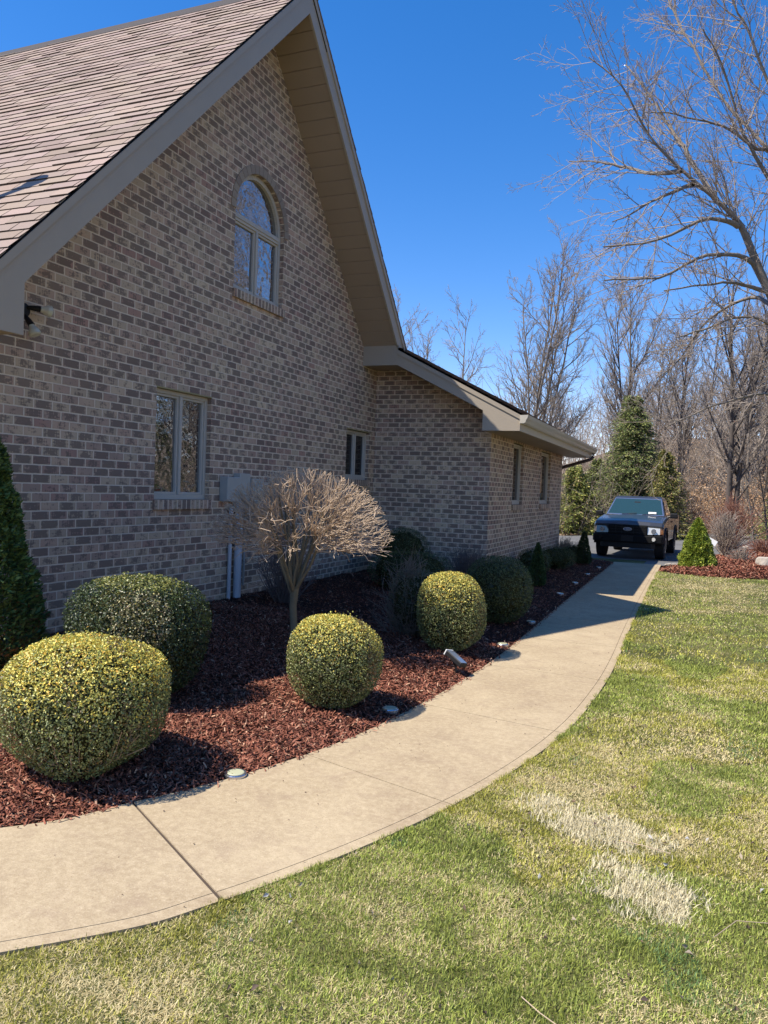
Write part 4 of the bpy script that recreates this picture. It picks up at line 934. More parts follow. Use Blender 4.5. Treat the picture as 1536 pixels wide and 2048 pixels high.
# undergrowth: brush, dead leaves on branches, far woods
def brush(name, n, area, hmax, seed, label, matk='twig_far', rad=.012, mask=None):
    r = np.random.default_rng(seed); polys = []
    while len(polys) < n:
        x = r.uniform(area[0], area[1]); y = r.uniform(area[2], area[3])
        if mask and not mask(x, y): continue
        z = float(hill(x, y))-.1; h = hmax*r.uniform(.35, 1)*(.6+.8*float(vnoise(x, y, 4, seed))); k = r.integers(2, 5)
        for j in range(k):
            d = np.array([r.normal(0,.35), r.normal(0,.35), 1]); s = np.linspace(0,1,5)[:,None]; cur = r.normal(0,.25,3)*np.array([1,1,.3])
            P = np.array([x,y,z])+d*h*s+cur*h*s*s; polys.append((P, np.linspace(rad, rad*.4, 5)))
            for q in range(4):
                t = r.uniform(.25, .95); p0 = np.array([x,y,z])+d*h*t+cur*h*t*t; dd = d*.5+r.normal(0,.6,3); s3 = np.linspace(0,1,3)[:,None]; polys.append((p0+dd*h*.33*s3+r.normal(0,.05,3)*h*s3*s3, np.linspace(rad*.55, rad*.3, 3)))
    V, F = tubes(polys, 3); o = np_mesh(name, V, F, MAT[matk]); tag(o, label, 'undergrowth', kind='stuff'); return o
def behind(x, y): return y > np.interp(x, [-20,-9,-4.8,-2,0,2.5,6,14,30], [27,28.5,31.5,37,40.5,44,47,50.5,55])+.6
brush('undergrowth', 12000, (-16, 24, 29, 62), 3.2, 51, 'tangled tan brush and saplings at the edge of the woods', mask=behind)
brush('far_woods', 12000, (-18, 60, 56, 100), 7.5, 52, 'far off bare woods reading as one grey brown mass', 'twig_far', .03)
brush('drive_edge_brush', 420, (-7, 1.8, 31.2, 34.5), 3.4, 54, 'pale brown brush in front of the evergreens at the driveway edge', rad=.008, mask=lambda x, y: y > np.interp(x, [-9,-4.8,-2,0,2.5], [29.3,32.3,32.8,33.2,34]))
brush('roadside_brush', 1500, (12, 34, 16, 50), 2.2, 53, 'brown brush across the lawn at right', mask=lambda x, y: x > 13)
MAT['deadleaf'] = attr_mat('dead_leaf_material', .7, .25, .3)
def dead_leaves(name, n, boxes, seed, label, size=.09):
    r = np.random.default_rng(seed); Ps = []
    for (x, y, z, sx_, sy_, sz_, w_) in boxes:
        m = int(n*w_); Ps.append(np.array([x,y,z])+r.normal(0,1,(m,3))*np.array([sx_,sy_,sz_])*(.5+r.uniform(0,.5,(m,1))))
    P = np.concatenate(Ps); P[:,2] = np.maximum(P[:,2], hill(P[:,0],P[:,1])+.0)
    V, F = leafcloud(P, sph(len(P), r), size, size*.6, r, .3); C = mixc([(.50,.31,.17),(.42,.25,.13),(.60,.42,.27),(.30,.18,.10)], [.35,.3,.2,.15], len(P), r)
    o = np_mesh(name, V, F, MAT['deadleaf'], C=np.repeat(C, 4, axis=0)); tag(o, label, 'dead leaves', kind='stuff')
dead_leaves('beech_leaves', 9000, [(.2,36,1.2,1.3,.9,.7,.25),(2.0,38,1.5,1.2,.9,.8,.15),(-.6,36,.7,.9,.8,.5,.15),(5.5,44,3.2,2.5,2,1.4,.15),(1.2,44,2.2,2.5,2,1.2,.2),(-3,48,3,4,2,1.5,.1)], 61, 'papery tan dead leaves clinging to the brush behind the island')
r = np.random.default_rng(62); x = r.uniform(-18, 22, 60000); y = r.uniform(28, 62, 60000); k = behind(x, y); x = x[k]; y = y[k]
V, F = leafcloud(np.stack([x, y, hill(x, y)-.04+r.uniform(0,.06,len(x))], 1), np.tile([0,0,1.], (len(x),1)), .16, .1, r, .5)
tag(np_mesh('leaf_litter', V, F, MAT['deadleaf'], C=np.repeat(mixc([(.30,.20,.12),(.40,.29,.19),(.20,.13,.08)],[.4,.3,.3],len(x),r), 4, axis=0)), 'fallen brown leaves carpeting the floor of the woods', 'leaf litter', kind='stuff')

# thin leaning trunks beyond the island
for (x, y, tx, H, lab, sd) in ((2.0, 32.8, -.16, 4.2, 'thin pale sapling leaning left behind the red mulch island', 71), (2.55, 33.3, -.13, 5.0, 'thin dark stemmed sapling right of the pale leaning one', 72)):
    bare_tree('sapling', (x, y, -.05), sd, H, .045, dict(PM, n=[9,5,3,1], rmin=.006), lab, 'thin leaning saplings', mats=('bark' if sd == 71 else 'bark_dark','twig'), tilt=(tx, 0))

# big maple whose limbs reach in from the right
limbs = {
'A': [(2.42, 14.3, -.1), (2.38, 14.3, 1.06), (2.17, 14.3, 2.48), (1.46, 14.2, 3.91), (0.86, 14.0, 5.02), (0.46, 13.8, 5.9), (0.3, 13.7, 6.12), (0.03, 13.6, 6.39), (-0.51, 13.4, 6.85), (-1.02, 13.2, 7.38), (-1.46, 13.0, 8.14), (-1.97, 12.9, 8.61)],
'B': [(0.36, 13.7, 5.96), (-0.07, 13.4, 6.0), (-0.85, 13.0, 5.63), (-1.58, 12.7, 5.53)],
'C': [(0.77, 14.0, 5.18), (0.49, 13.8, 5.54), (-0.05, 13.3, 5.52), (-0.75, 12.9, 5.11), (-1.58, 12.6, 5.06)],
'D': [(-0.32, 13.5, 6.63), (-0.77, 13.9, 6.62), (-1.29, 14.3, 6.52), (-1.74, 14.6, 6.48)],
'E': [(-0.51, 13.4, 6.85), (-0.95, 13.7, 6.94), (-1.53, 14.0, 7.24), (-1.94, 14.1, 7.42), (-2.44, 14.2, 7.56)],
'F': [(0.03, 13.6, 6.39), (-0.5, 14.0, 7.41), (-0.77, 14.3, 7.95), (-1.14, 14.6, 8.69), (-1.63, 14.9, 9.49)],
'G': [(2.17, 14.3, 2.6), (2.13, 14.5, 4.1), (1.65, 14.7, 5.63), (1.26, 14.9, 6.72), (0.81, 15.1, 7.7), (0.03, 15.4, 8.81), (-0.67, 15.7, 10.2), (-1.05, 15.9, 10.98), (-1.36, 16.0, 11.76)],
'H': [(1.9, 14.6, 4.9), (1.49, 14.8, 6.25), (0.94, 14.6, 7.97), (0.4, 14.3, 9.25), (0.1, 14.2, 9.86), (-0.27, 14.0, 10.78)],
'I': [(0.89, 14.0, 4.97), (0.57, 13.6, 5.01), (0.27, 13.4, 5.02), (-0.15, 13.1, 4.95), (-0.65, 12.8, 4.85)],
'J': [(1.69, 14.2, 3.59), (1.22, 14.0, 4.04), (0.86, 13.6, 4.45), (0.37, 13.3, 4.49), (-0.12, 13.0, 4.29), (-0.54, 12.7, 4.13)],
'K': [(2.14, 14.3, 3.12), (1.39, 13.9, 3.23), (0.9, 13.5, 3.28), (0.29, 13.2, 3.1), (-0.2, 12.9, 2.82), (-0.54, 12.7, 2.61)],
'L': [(0.81, 15.1, 7.7), (0.53, 14.7, 7.62), (0.1, 14.3, 7.79), (-0.44, 14.0, 7.89), (-0.98, 13.7, 7.88)],
'M': [(1.26, 14.9, 6.72), (0.8, 14.5, 7.0), (0.36, 14.2, 7.63), (-0.02, 13.8, 8.62), (-0.34, 13.5, 9.07)],
'N': [(2.16, 14.4, 3.13), (2.62, 14.6, 5.69), (2.68, 14.8, 8.13), (2.9, 15.0, 11.35)],
'O': [(2.14, 14.4, 3.45), (3.17, 14.8, 4.92), (4.09, 15.0, 7.24), (5.09, 15.4, 8.82)],
'P': [(1.72, 14.6, 5.44), (1.64, 15.4, 7.71), (1.29, 16.0, 10.15), (1.16, 16.6, 12.43)],
'Q': [(1.05, 14.1, 4.71), (0.64, 14.9, 5.08), (0.02, 15.4, 4.87), (-0.47, 15.8, 4.23), (-0.92, 16.1, 3.9)]}
lr = {'A': (.24,.03), 'B': (.05,.012), 'C': (.06,.012), 'D': (.04,.01), 'E': (.045,.01), 'F': (.05,.012), 'G': (.08,.012), 'H': (.055,.010), 'I': (.045,.01), 'J': (.045,.01), 'K': (.04,.008), 'L': (.04,.01), 'M': (.05,.01), 'N': (.13,.02), 'O': (.12,.015), 'P': (.09,.012), 'Q': (.045,.01)}
r = np.random.default_rng(88); mroot = empty('maple_tree', (2.42, 14.3, 0)); tag(mroot, 'large bare maple with red buds reaching in from the right edge', 'tree')
PMp = dict(n=[0,7,5,1], seg=[1,7,5,3], up=[0,.03,.03,.03], wob=[0,.09,.13,.15], tap=[.2,.25,.35,.5], t0=[.1,.15,.15,.1], ang=[40,38,38,30], len=[.5,.42,.42,.4], rad=[.5,.5,.5,.5], fall=[.3,.4,.3,0], rmin=.0026)
out = [[], [], [], []]
for k, P in limbs.items():
    P = np.array(P, float); P = cat(P, 4); P = P+np.cumsum(r.normal(0,.012,P.shape), axis=0)*(0 if k == 'A' else 1)
    a, b = lr[k]; rr = a*(b/a)**np.linspace(0, 1, len(P))
    if k == 'A': rr = np.interp(np.linspace(0,1,len(P)), [0,.25,.5,.75,1], [.20,.085,.045,.022,.008])
    out[0].append((P, rr)); m = len(P); Lt = np.linalg.norm(np.diff(P, axis=0), axis=1).sum()
    nb = int(Lt*4.6); far_ = k in 'NOP'
    for j in range(nb if not far_ else nb//2):
        t = .22+.78*(j+r.uniform(0,1))/nb if k not in 'AG' else .38+.62*(j+r.uniform(0,1))/nb
        if far_: t = r.uniform(.2, 1)
        i = min(int(t*(m-1)), m-2); q = P[i]; dd = P[i+1]-P[i]; dd /= np.linalg.norm(dd)
        v = r.normal(0,1,3); v -= (v@dd)*dd; v /= np.linalg.norm(v); th = R(r.uniform(25, 60)); nd = dd*math.cos(th)+v*math.sin(th)+np.array([0,0,.12])
        nd /= np.linalg.norm(nd); grow(r, q, nd, r.uniform(.8, 2.0)*(1.1-.35*t), min(rr[i]*.6, .012), 1, out, PMp)
V, F = tubes([(P-np.array([2.42,14.3,0]), rr) for P, rr in out[0]], 8); np_mesh('trunk', V, F, MAT['bark'], mroot, smooth=True)
tw = out[1]+out[2]+out[3]; V, F = tubes([(P-np.array([2.42,14.3,0]), rr) for P, rr in tw], 3); crown = np_mesh('crown', V, F, MAT['twig'], mroot)
tips = np.array([P[i]-np.array([2.42,14.3,0]) for P, rr in out[2]+out[3] for i in (-1, -2)]); tips = tips[r.uniform(0,1,len(tips)) < .35]
V, F = leafcloud(tips, sph(len(tips), r), .020, .012, r, .5)
np_mesh('buds', V, F, MAT['deadleaf'], mroot, C=np.repeat(mixc([(.33,.13,.09),(.42,.22,.15)], [.6,.4], len(tips), r), 4, axis=0))

# clipped bare standard tree in the bed
r = np.random.default_rng(90); TB = np.array([-3.45, 6.38, .05]); hroot = empty('standard_tree', TB); tag(hroot, 'small bare tree on a single trunk with clipped umbrella crown of pale twigs', 'tree')
out = [[], [], []]; out[0].append((np.array([(0,0,-.06),(.015,0,.2),(-.01,.01,.42),(.01,0,.60)]), np.array([.045,.036,.035,.042])))
cc = np.array([.05, .02, 1.0]); CR = np.array([.84, .80, .70])
def crown_surf(az, el):   # dome clipped hard: flat-ish bottom
    return cc+CR*np.array([math.cos(az)*math.cos(el), math.sin(az)*math.cos(el), math.sin(el)])*(1+.04*math.sin(3*az+1))
mains = []
for j in range(15):
    az = j*2.399+r.uniform(-.25,.25); el = R(r.uniform(14, 66)) if j > 1 else R(80); tgt = crown_surf(az, el)*np.array([.62,.62,1])+np.array([0,0,-.12])
    p0 = np.array([0,0,.55+r.uniform(-.05,.04)]); s = np.linspace(0,1,9)[:,None]; ctl = p0+(tgt-p0)*.45+np.array([0,0,-.02])+r.normal(0,.03,3)
    P = (1-s)**2*p0+2*s*(1-s)*ctl+s*s*tgt+np.vstack([np.zeros((1,3)), np.cumsum(r.normal(0,.007,(8,3)),axis=0)]); rr = np.linspace(.018, .006, 9); out[0].append((P, rr)); mains.append(P)
def toward(p, r):
    """clipped end point on the crown near p"""
    d = (p-cc+np.array([0,0,.15]))/CR; d = d/np.linalg.norm(d)+r.normal(0,.16,3); d[2] = max(d[2], .0); d /= np.linalg.norm(d); return cc+d*CR*r.uniform(.90, 1.03)
MP = np.concatenate([P[3:] for P in mains]); NT = 210
for j in range(NT):
    el = math.asin(min(.995, (j+.5)/NT*1.04-.03)); az = j*2.39996+r.uniform(-.2,.2); tgt = cc+(crown_surf(az, el)-cc)*r.uniform(.86, 1.0)
    dist = np.linalg.norm(MP-(cc+(tgt-cc)*.45), axis=1)+.12*r.uniform(0,1,len(MP)); p0 = MP[int(np.argmin(dist))]; L = np.linalg.norm(tgt-p0)
    s1 = np.linspace(0,1,7)[:,None]; ctl = p0+(tgt-p0)*.5+np.array([0,0,-.05])*L+r.normal(0,.035,3); Q = (1-s1)**2*p0+2*s1*(1-s1)*ctl+s1*s1*tgt; Q[1:-1] += r.normal(0,.008,(5,3)); out[1].append((Q, np.linspace(.006,.0034,7)))
    for q in range(11):
        i2 = r.integers(2, 7); p1 = Q[i2]; dv_ = Q[min(i2+1,6)]-Q[i2-1]; dv_ /= np.linalg.norm(dv_); on_ = (p1-cc)/CR**2; on_ /= np.linalg.norm(on_)+1e-6
        dv_ = dv_*.6+on_*.5+r.normal(0,.36,3)+np.array([0,0,.12]); dv_ /= np.linalg.norm(dv_); t2 = p1+dv_*r.uniform(.09,.27); e_ = np.linalg.norm((t2-cc)/CR)
        if e_ > 1.05: t2 = cc+(t2-cc)*r.uniform(.99,1.05)/e_
        s2 = np.linspace(0,1,4)[:,None]; Q2 = p1+(t2-p1)*s2; Q2[1:-1] += r.normal(0,.009,(2,3)); out[2].append((Q2, np.array([.0034,.0030,.0027,.0023])))
V, F = tubes(out[0], 7); np_mesh('trunk', V, F, MAT['bark_green'], hroot, smooth=True)
V, F = tubes(out[1]+out[2], 4); np_mesh('crown', V, F, MAT['twig_pale'], hroot)

def twig_shrub(name, loc, rx, h, n, seed, label, matk='twig', rad=.0035, ball=False, lo=.0):
    r = np.random.default_rng(seed); polys = []; root = empty(name, loc); tag(root, label, 'shrub')
    for i in range(n):
        az = r.uniform(0, 6.28); a = abs(r.normal(0, .55 if not ball else .8)); a = min(a, 1.35); d = np.array([math.cos(az)*math.sin(a)*rx*1.2, math.sin(az)*math.sin(a)*rx*1.2, h*math.cos(a)*r.uniform(.7,1.05)])
        p0 = np.array([r.normal(0,.05), r.normal(0,.05), lo-.03]); s = np.linspace(0,1,6)[:,None]; P = p0+d*np.hstack([s**.8, s**.8, s**1.1*(1 if not ball else 1)])+np.vstack([np.zeros((1,3)),np.cumsum(r.normal(0,.012,(5,3)),axis=0)]); polys.append((P, np.linspace(rad*1.6, rad, 6)))
        for q in range(5):
            k = r.integers(2, 6); e = d/np.linalg.norm(d)+r.normal(0,.55,3); e[2] = abs(e[2])*.8; s3 = np.linspace(0,1,3)[:,None]; polys.append((P[k]+e*h*r.uniform(.08,.22)*s3, np.linspace(rad*.9, rad*.7, 3)))
    V, F = tubes(polys, 3); np_mesh('branches', V, F, MAT[matk], root); return root
MAT['twig_grey'] = simple('grey_twigs', (.20,.165,.135), .8, var=.3, nscale=10)
MAT['twig_dark'] = simple('dark_purple_twigs', (.16,.12,.105), .8, var=.3, nscale=10)
bb_ = twig_shrub('barberry_bush', (-2.80, 7.75, .03), .25, .80, 260, 95, 'round grey twiggy bush tucked behind the sunlit round green bush', 'twig_grey', .0026, True)
twig_shrub('bare_shrub', (-4.72, 8.5, .12), .42, .85, 130, 96, 'bare shaded shrub at the foot of the wall behind the clipped tree', 'twig_dark', .003)
twig_shrub('bare_shrub', (-3.35, 11.9, .08), .55, .62, 200, 97, 'low dark twiggy shrub at the outer brick corner of the wing', 'twig_dark', .003)
twig_shrub('bare_shrub', (-3.05, 19.7, .05), .42, .45, 170, 98, 'small pale twiggy shrub at the driveway end of the house bed', 'twig_far', .004)
twig_shrub('bare_shrub', (.72, 24.2, .1), .55, 1.15, 150, 99, 'upright tan multi stemmed shrub on the island behind the bright green cone', 'twig_far', .006)
twig_shrub('bare_shrub', (1.05, 21.4, .1), .35, .33, 90, 100, 'low reddish twiggy shrub on the island near the pale boulder', 'twig', .004)
MAT['twig_red'] = simple('red_brown_twigs', (.26,.12,.08), .8, var=.3, nscale=10)
twig_shrub('bare_shrub', (.95, 27.0, .12), .9, 1.5, 200, 101, 'wide red brown bare shrub at the back of the island by the dark trunk', 'twig_red', .006)
twig_shrub('bare_shrub', (1.75, 25.5, .12), .6, .4, 120, 102, 'low dark red shrub at the back right of the island', 'twig_red', .005)

# stray stems and leaves on the ground
MAT['drytwig'] = simple('dry_fallen_twig', (.48,.36,.24), .8, var=.2)
def stick(pts, rad, lab):
    o = MB().tube(pts, rad, 5).build('fallen_twig', MAT['drytwig']); tag(o, lab, 'twig', 'fallen twigs on the lawn')
stick([(-.27,3.72,.018),(-.17,3.70,.025),(-.05,3.70,.012)], .0022, 'pale straight twig lying by the upper bleached grass patch')
stick([(.12,3.05,.018),(.2,3.2,.022),(.33,3.26,.012),(.40,3.4,.02)], .0016, 'thin bent twig on the lawn near the right edge of the photo')
stick([(.34,3.95,.015),(.42,3.86,.022),(.46,3.72,.015),(.56,3.6,.02)], .0018, 'curved brown twig on the lawn right of the bleached patches')
stick([(-.3,2.32,.015),(-.38,2.36,.02),(-.45,2.42,.015)], .0017, 'short twig on the grass near the bottom edge of the photo')
r = np.random.default_rng(64); n = 1300; x = r.uniform(-1.6, 3.0, n); y = r.uniform(1.5, 17, n)**1.0; k = x > XR(y)+.05; x = x[k]; y = y[k]
V, F = leafcloud(np.stack([x, y, r.uniform(.0,.02,len(x))], 1), np.tile([0,0,1.], (len(x),1)), .024, .015, r, .8, .5)
tag(np_mesh('fallen_leaves', V, F, MAT['deadleaf'], C=np.repeat(mixc([(.22,.15,.10),(.42,.34,.25),(.13,.09,.07),(.52,.50,.48)],[.35,.25,.3,.1],len(x),r), 4, axis=0)), 'small curled dry leaves scattered on the lawn', 'fallen leaves', kind='stuff')
n = 260; y = r.uniform(.8, 19, n); t = r.uniform(.02,.98,n); x = XL(y)*(1-t)+XR(y)*t
V, F = leafcloud(np.stack([x, y, np.full(n,.004)], 1), np.tile([0,0,1.], (n,1)), .012, .006, r, .35, .3)
tag(np_mesh('walk_debris', V, F, MAT['deadleaf'], C=np.repeat(mixc([(.10,.06,.04),(.20,.12,.08)],[.6,.4],n,r), 4, axis=0)), 'tiny bark crumbs and seeds lying on the concrete walk', 'debris', kind='stuff')

# ------------------------------------------------------------------ path lights
MAT['lampglass'] = simple('pale_yellow_lamp_glass', (.52,.52,.34), .3, coat=.5)
def path_light(x, y, z=.0):
    root = empty('path_light', (x, y, z)); N = 24
    m = MB(); m.tube([(0,0,-.04),(0,0,.010),(0,0,.016)], [.062,.062,.058], N); m.build('rim', MAT['chrome'], root)
    m = MB(); m.tube([(0,0,.0163),(0,0,.019)], [.048,.044], N); m.build('lens', MAT['lampglass'], root)
    return root
PL = [(-2.285,3.63,'flat round silver path light set in mulch in front of the large golden bush'),(-1.985,5.17,'flat silver path light in the shadow of the small golden bush'),(-1.84,8.0,'flat silver path light at the edge of the walk where the house shadow starts'),
      (-1.87,9.6,'shaded flat path light beside the dark round bush'),(-1.99,12.5,'shaded flat path light, second along the walk past the dark round bush'),(-2.02,14.3,'shaded flat path light, third along the walk past the dark round bush'),
      (-2.04,16.1,'shaded flat path light, fourth along the walk past the dark round bush'),(-2.02,17.8,'shaded flat path light nearest the driveway')]
p0 = None
for x, y, lab in PL:
    if p0 is None: q = p0 = path_light(x, y, float(bed_z(x, y))+.012)
    else:
        q = p0.copy(); col.objects.link(q); q.location = (x, y, float(bed_z(x, y))+.015)
        for ch in p0.children: c = ch.copy(); col.objects.link(c); c.parent = q
    tag(q, lab, 'path light', 'flat path lights along the walk')
sp = empty('spotlight', (-1.90, 6.52, .0)); tag(sp, 'small black and silver solar spotlight on a stake at the edge of the walk', 'spotlight')
m = MB(); m.tube([(0,0,-.05),(0,0,.03),(-.015,0,.10)], [.008,.010,.010], 8); m.build('stake', MAT['blk'], sp)
m = MB(); m.tube([(-.03,0,.10),(0,0,.10)], .018, 10); m.build('pivot', MAT['blk'], sp)
hd = MB().box(-.10,.10,-.045,.045,-.022,.022).build('lamp_head', MAT['blk'], sp, bevel=.006); hd.location = (-.005,-.0,.135); hd.rotation_euler = (R(-12), R(24), R(-28))
pn = MB().box(-.085,.092,-.038,.038,.0225,.026).build('solar_panel', simple('blue_grey_panel', (.16,.19,.24), .2, coat=.6), hd)
fc = MB().box(-.112,-.1003,-.048,.048,-.026,.026).build('lens_ring', MAT['white'], hd, bevel=.003)

# ------------------------------------------------------------------ rocks and sign
def rock(loc, s, seed, label, matk='stone', group=None):
    bm = bmesh.new(); bmesh.ops.create_icosphere(bm, subdivisions=3, radius=1); rr = np.random.default_rng(seed); pl = [(unit(rr.normal(0,1,3)), rr.uniform(.55,.85)) for _ in range(9)]
    for v in bm.verts:
        c = np.array(v.co)
        for n_, d_ in pl:
            e = c@n_
            if e > d_: c = c-n_*(e-d_)*.92
        c += .03*np.array([math.sin(9*c[1]+seed), math.cos(8*c[0]), math.sin(7*c[2]+c[0]*5)]); v.co = c*np.array(s)
    me = bpy.data.meshes.new('rock'); bm.to_mesh(me); bm.free(); me.materials.append(MAT[matk]); o = bpy.data.objects.new('rock', me); col.objects.link(o); o.location = loc; o.rotation_euler = (0,0,rr.uniform(0,6)); tag(o, label, 'rock', group)
rock((1.46, 20.1, .17), (.21,.2,.21), 1, 'pale boulder on the red mulch island at the right edge')
rock((1.75, 20.0, .12), (.17,.16,.12), 4, 'smaller pale rock to the right of the boulder on the island')
eg = [(-.62,19.75),(-.48,19.98),(-.35,20.2),(-.2,20.42),(-.04,20.6)]
for i, (x, y) in enumerate(eg): rock((x, y, .02), (.11+.02*(i%2),.08,.05), 10+i, 'flat white edging stone between driveway and the bright green cone', 'stone', 'white edging stones by the driveway')
rr_ = np.random.default_rng(3)
for i, (x, y) in enumerate([(1.15,28.6),(1.5,29.0),(1.95,29.5),(2.4,30.0),(2.9,30.1)]): rock((x, y, .06), (.14,.1,.08), 30+i, 'pale edging stone along the back of the island', 'stone', 'pale edging stones behind the island')
rock((-3.6, 10.4, .16), (.14,.1,.16), 50, 'small dark stone in the shade by the wing corner', 'dark_rock')
sg = empty('yard_sign', (.33, 21.5, .05)); tag(sg, 'small tilted white panel on a stake just right of the bright green cone', 'sign')
m = MB(); m.box(-.012,.012,-.012,.012,0,.5); m.build('stake', MAT['white'], sg)
p = MB().box(-.12,.12,-.012,.012,-.075,.075).build('panel', MAT['white'], sg, bevel=.004); p.location = (0,-.03,.50); p.rotation_euler = (R(-18), R(28), 0)

# ------------------------------------------------------------------ pickup truck (front at local y = 0, length along +y)
tk = empty('pickup_truck', (-1.72, 21.3, -.015), R(-3)); tag(tk, 'dark blue grey pickup truck parked facing the walk on the driveway', 'pickup truck')
def arc(cy, cz, rad, a0, a1, n=9): return [(cy+rad*math.cos(t), cz+rad*math.sin(t)) for t in np.linspace(R(a0), R(a1), n)]
WF, WR_, WRAD = .80, 3.70, .365
prof = [(.10,.52)]+[(.10,.60),(.06,.70),(.05,.90),(.12,.985),(.32,1.03),(1.10,1.11),(1.34,1.13),(3.05,1.12),(3.06,1.15),(4.9,1.15),(4.95,1.0),(4.95,.58)]
prof += arc(WR_, WRAD, .44, 28, 152)+[(3.2,.46),(1.4,.46)]+arc(WF, WRAD, .44, 12, 164)
def loft(prof, sec, name, mat, parent, bevel=.03, smooth=True):
    """extrude the side profile across the width; sec = list of (x, inset factor toward centre height)"""
    mb = MB(); n = len(prof); 
    for (x, dz, dy) in sec: mb.V += [(x, p[0]+dy*(1 if p[0] < 1 else 0)*(1), p[1]-dz*max(0, min(1, (p[1]-.72)/.3))) for p in prof]
    k = len(sec)
    for s in range(k-1):
        for i in range(n): j = (i+1) % n; mb.F.append((s*n+i, s*n+j, (s+1)*n+j, (s+1)*n+i))
    tris = tessellate_polygon([[Vector((p[0], p[1], 0)) for p in prof]])
    for t in tris: mb.F.append(tuple(t)); mb.F.append(tuple((k-1)*n+i for i in reversed(t)))
    return mb.build(name, mat, parent, bevel=bevel, seg=2)
body = loft(prof, [(-.88,.07,.10),(-.84,.015,.045),(-.55,-.0,.012),(0,-.028,-.01),(.55,-.0,.012),(.84,.015,.045),(.88,.07,.10)], 'body', MAT['paint'], tk, .012)
# cab: greenhouse with pillars, glass set in
def quadbox(mb, b, t): # b,t: 4 pts bottom/top
    n = len(mb.V); mb.V += list(b)+list(t); mb.F += [(n+3,n+2,n+1,n),(n+4,n+5,n+6,n+7)]+[(n+i, n+(i+1) % 4, n+4+(i+1) % 4, n+4+i) for i in range(4)]
cb = MB(); bw, tw_ = .80, .64
yb0, yb1, yt0, yt1, zb0, zt0 = 1.28, 3.05, 1.95, 2.88, 1.08, 1.60
quadbox(cb, [(-bw,yb0,zb0),(bw,yb0,zb0),(bw,yb1,zb0),(-bw,yb1,zb0)], [(-tw_,yt0,zt0),(tw_,yt0,zt0),(tw_,yt1,zt0),(-tw_,yt1,zt0)])
cb.build('cab', MAT['paint'], tk, bevel=.025)
rf = MB(); quadbox(rf, [(-tw_-.015,yt0-.02,zt0-.012),(tw_+.015,yt0-.02,zt0-.012),(tw_+.015,yt1+.02,zt0-.012),(-tw_-.015,yt1+.02,zt0-.012)], [(-tw_+.05,yt0+.10,zt0+.055),(tw_-.05,yt0+.10,zt0+.055),(tw_-.05,yt1-.08,zt0+.055),(-tw_+.05,yt1-.08,zt0+.055)])
rf.build('roof', MAT['paint'], tk, bevel=.02)
def on_plane(y0, z0, w0, y1, z1, w1, a, b, s0, s1, off):
    """quad strip on the sloped front between heights fractions a..b and lateral fractions s0..s1"""
    n = Vector((0, z0-z1, y1-y0)).normalized()*-1; n = Vector((0,-abs(z1-z0),abs(y1-y0))).normalized(); P = []
    for f, s in ((a,s0),(a,s1),(b,s1),(b,s0)):
        w_ = w0+(w1-w0)*f; P.append(Vector((s*w_, y0+(y1-y0)*f, z0+(z1-z0)*f))+n*off)
    return P
m = MB(); P = on_plane(yb0,zb0,bw,yt0,zt0,tw_,.13,.93,-.93,.93,.012); m.poly(P); Q = on_plane(yb0,zb0,bw,yt0,zt0,tw_,.13,.93,-.93,.93,.004); m.poly(Q)
for i in range(4): m.poly([P[i],P[(i+1)%4],Q[(i+1)%4],Q[i]])
wsh = m.build('windshield', MAT['car_glass'], tk)
m = MB()
for (a,b,s0,s1) in ((.09,.13,-.97,.97),(.93,.97,-.97,.97),(.13,.93,-.97,-.93),(.13,.93,.93,.97)):
    P = on_plane(yb0,zb0,bw,yt0,zt0,tw_,a,b,s0,s1,.016); Q = on_plane(yb0,zb0,bw,yt0,zt0,tw_,a,b,s0,s1,.001); m.poly(P)
    for i in range(4): m.poly([P[i],P[(i+1)%4],Q[(i+1)%4],Q[i]])
m.build('windshield_trim', MAT['chrome'], wsh)
m = MB(); P = on_plane(yb0,zb0,bw,yt0,zt0,tw_,.16,.27,.45,.72,.014); m.poly(P); m.build('paper', MAT['white'], wsh)
m = MB(); P = on_plane(yb0,zb0,bw,yt0,zt0,tw_,.74,.80,-.12,.12,.0138); m.poly(P); m.build('rear_view_mirror', MAT['blk'], wsh)
for s in (-.45, .25):
    m = MB(); a = on_plane(yb0,zb0,bw,yt0,zt0,tw_,.10,.10,s,s,.03)[0]; b = on_plane(yb0,zb0,bw,yt0,zt0,tw_,.17,.17,s+.5,s+.5,.03)[0]; m.tube([a,b], .008, 5); m.build('wiper', MAT['blk'], wsh)
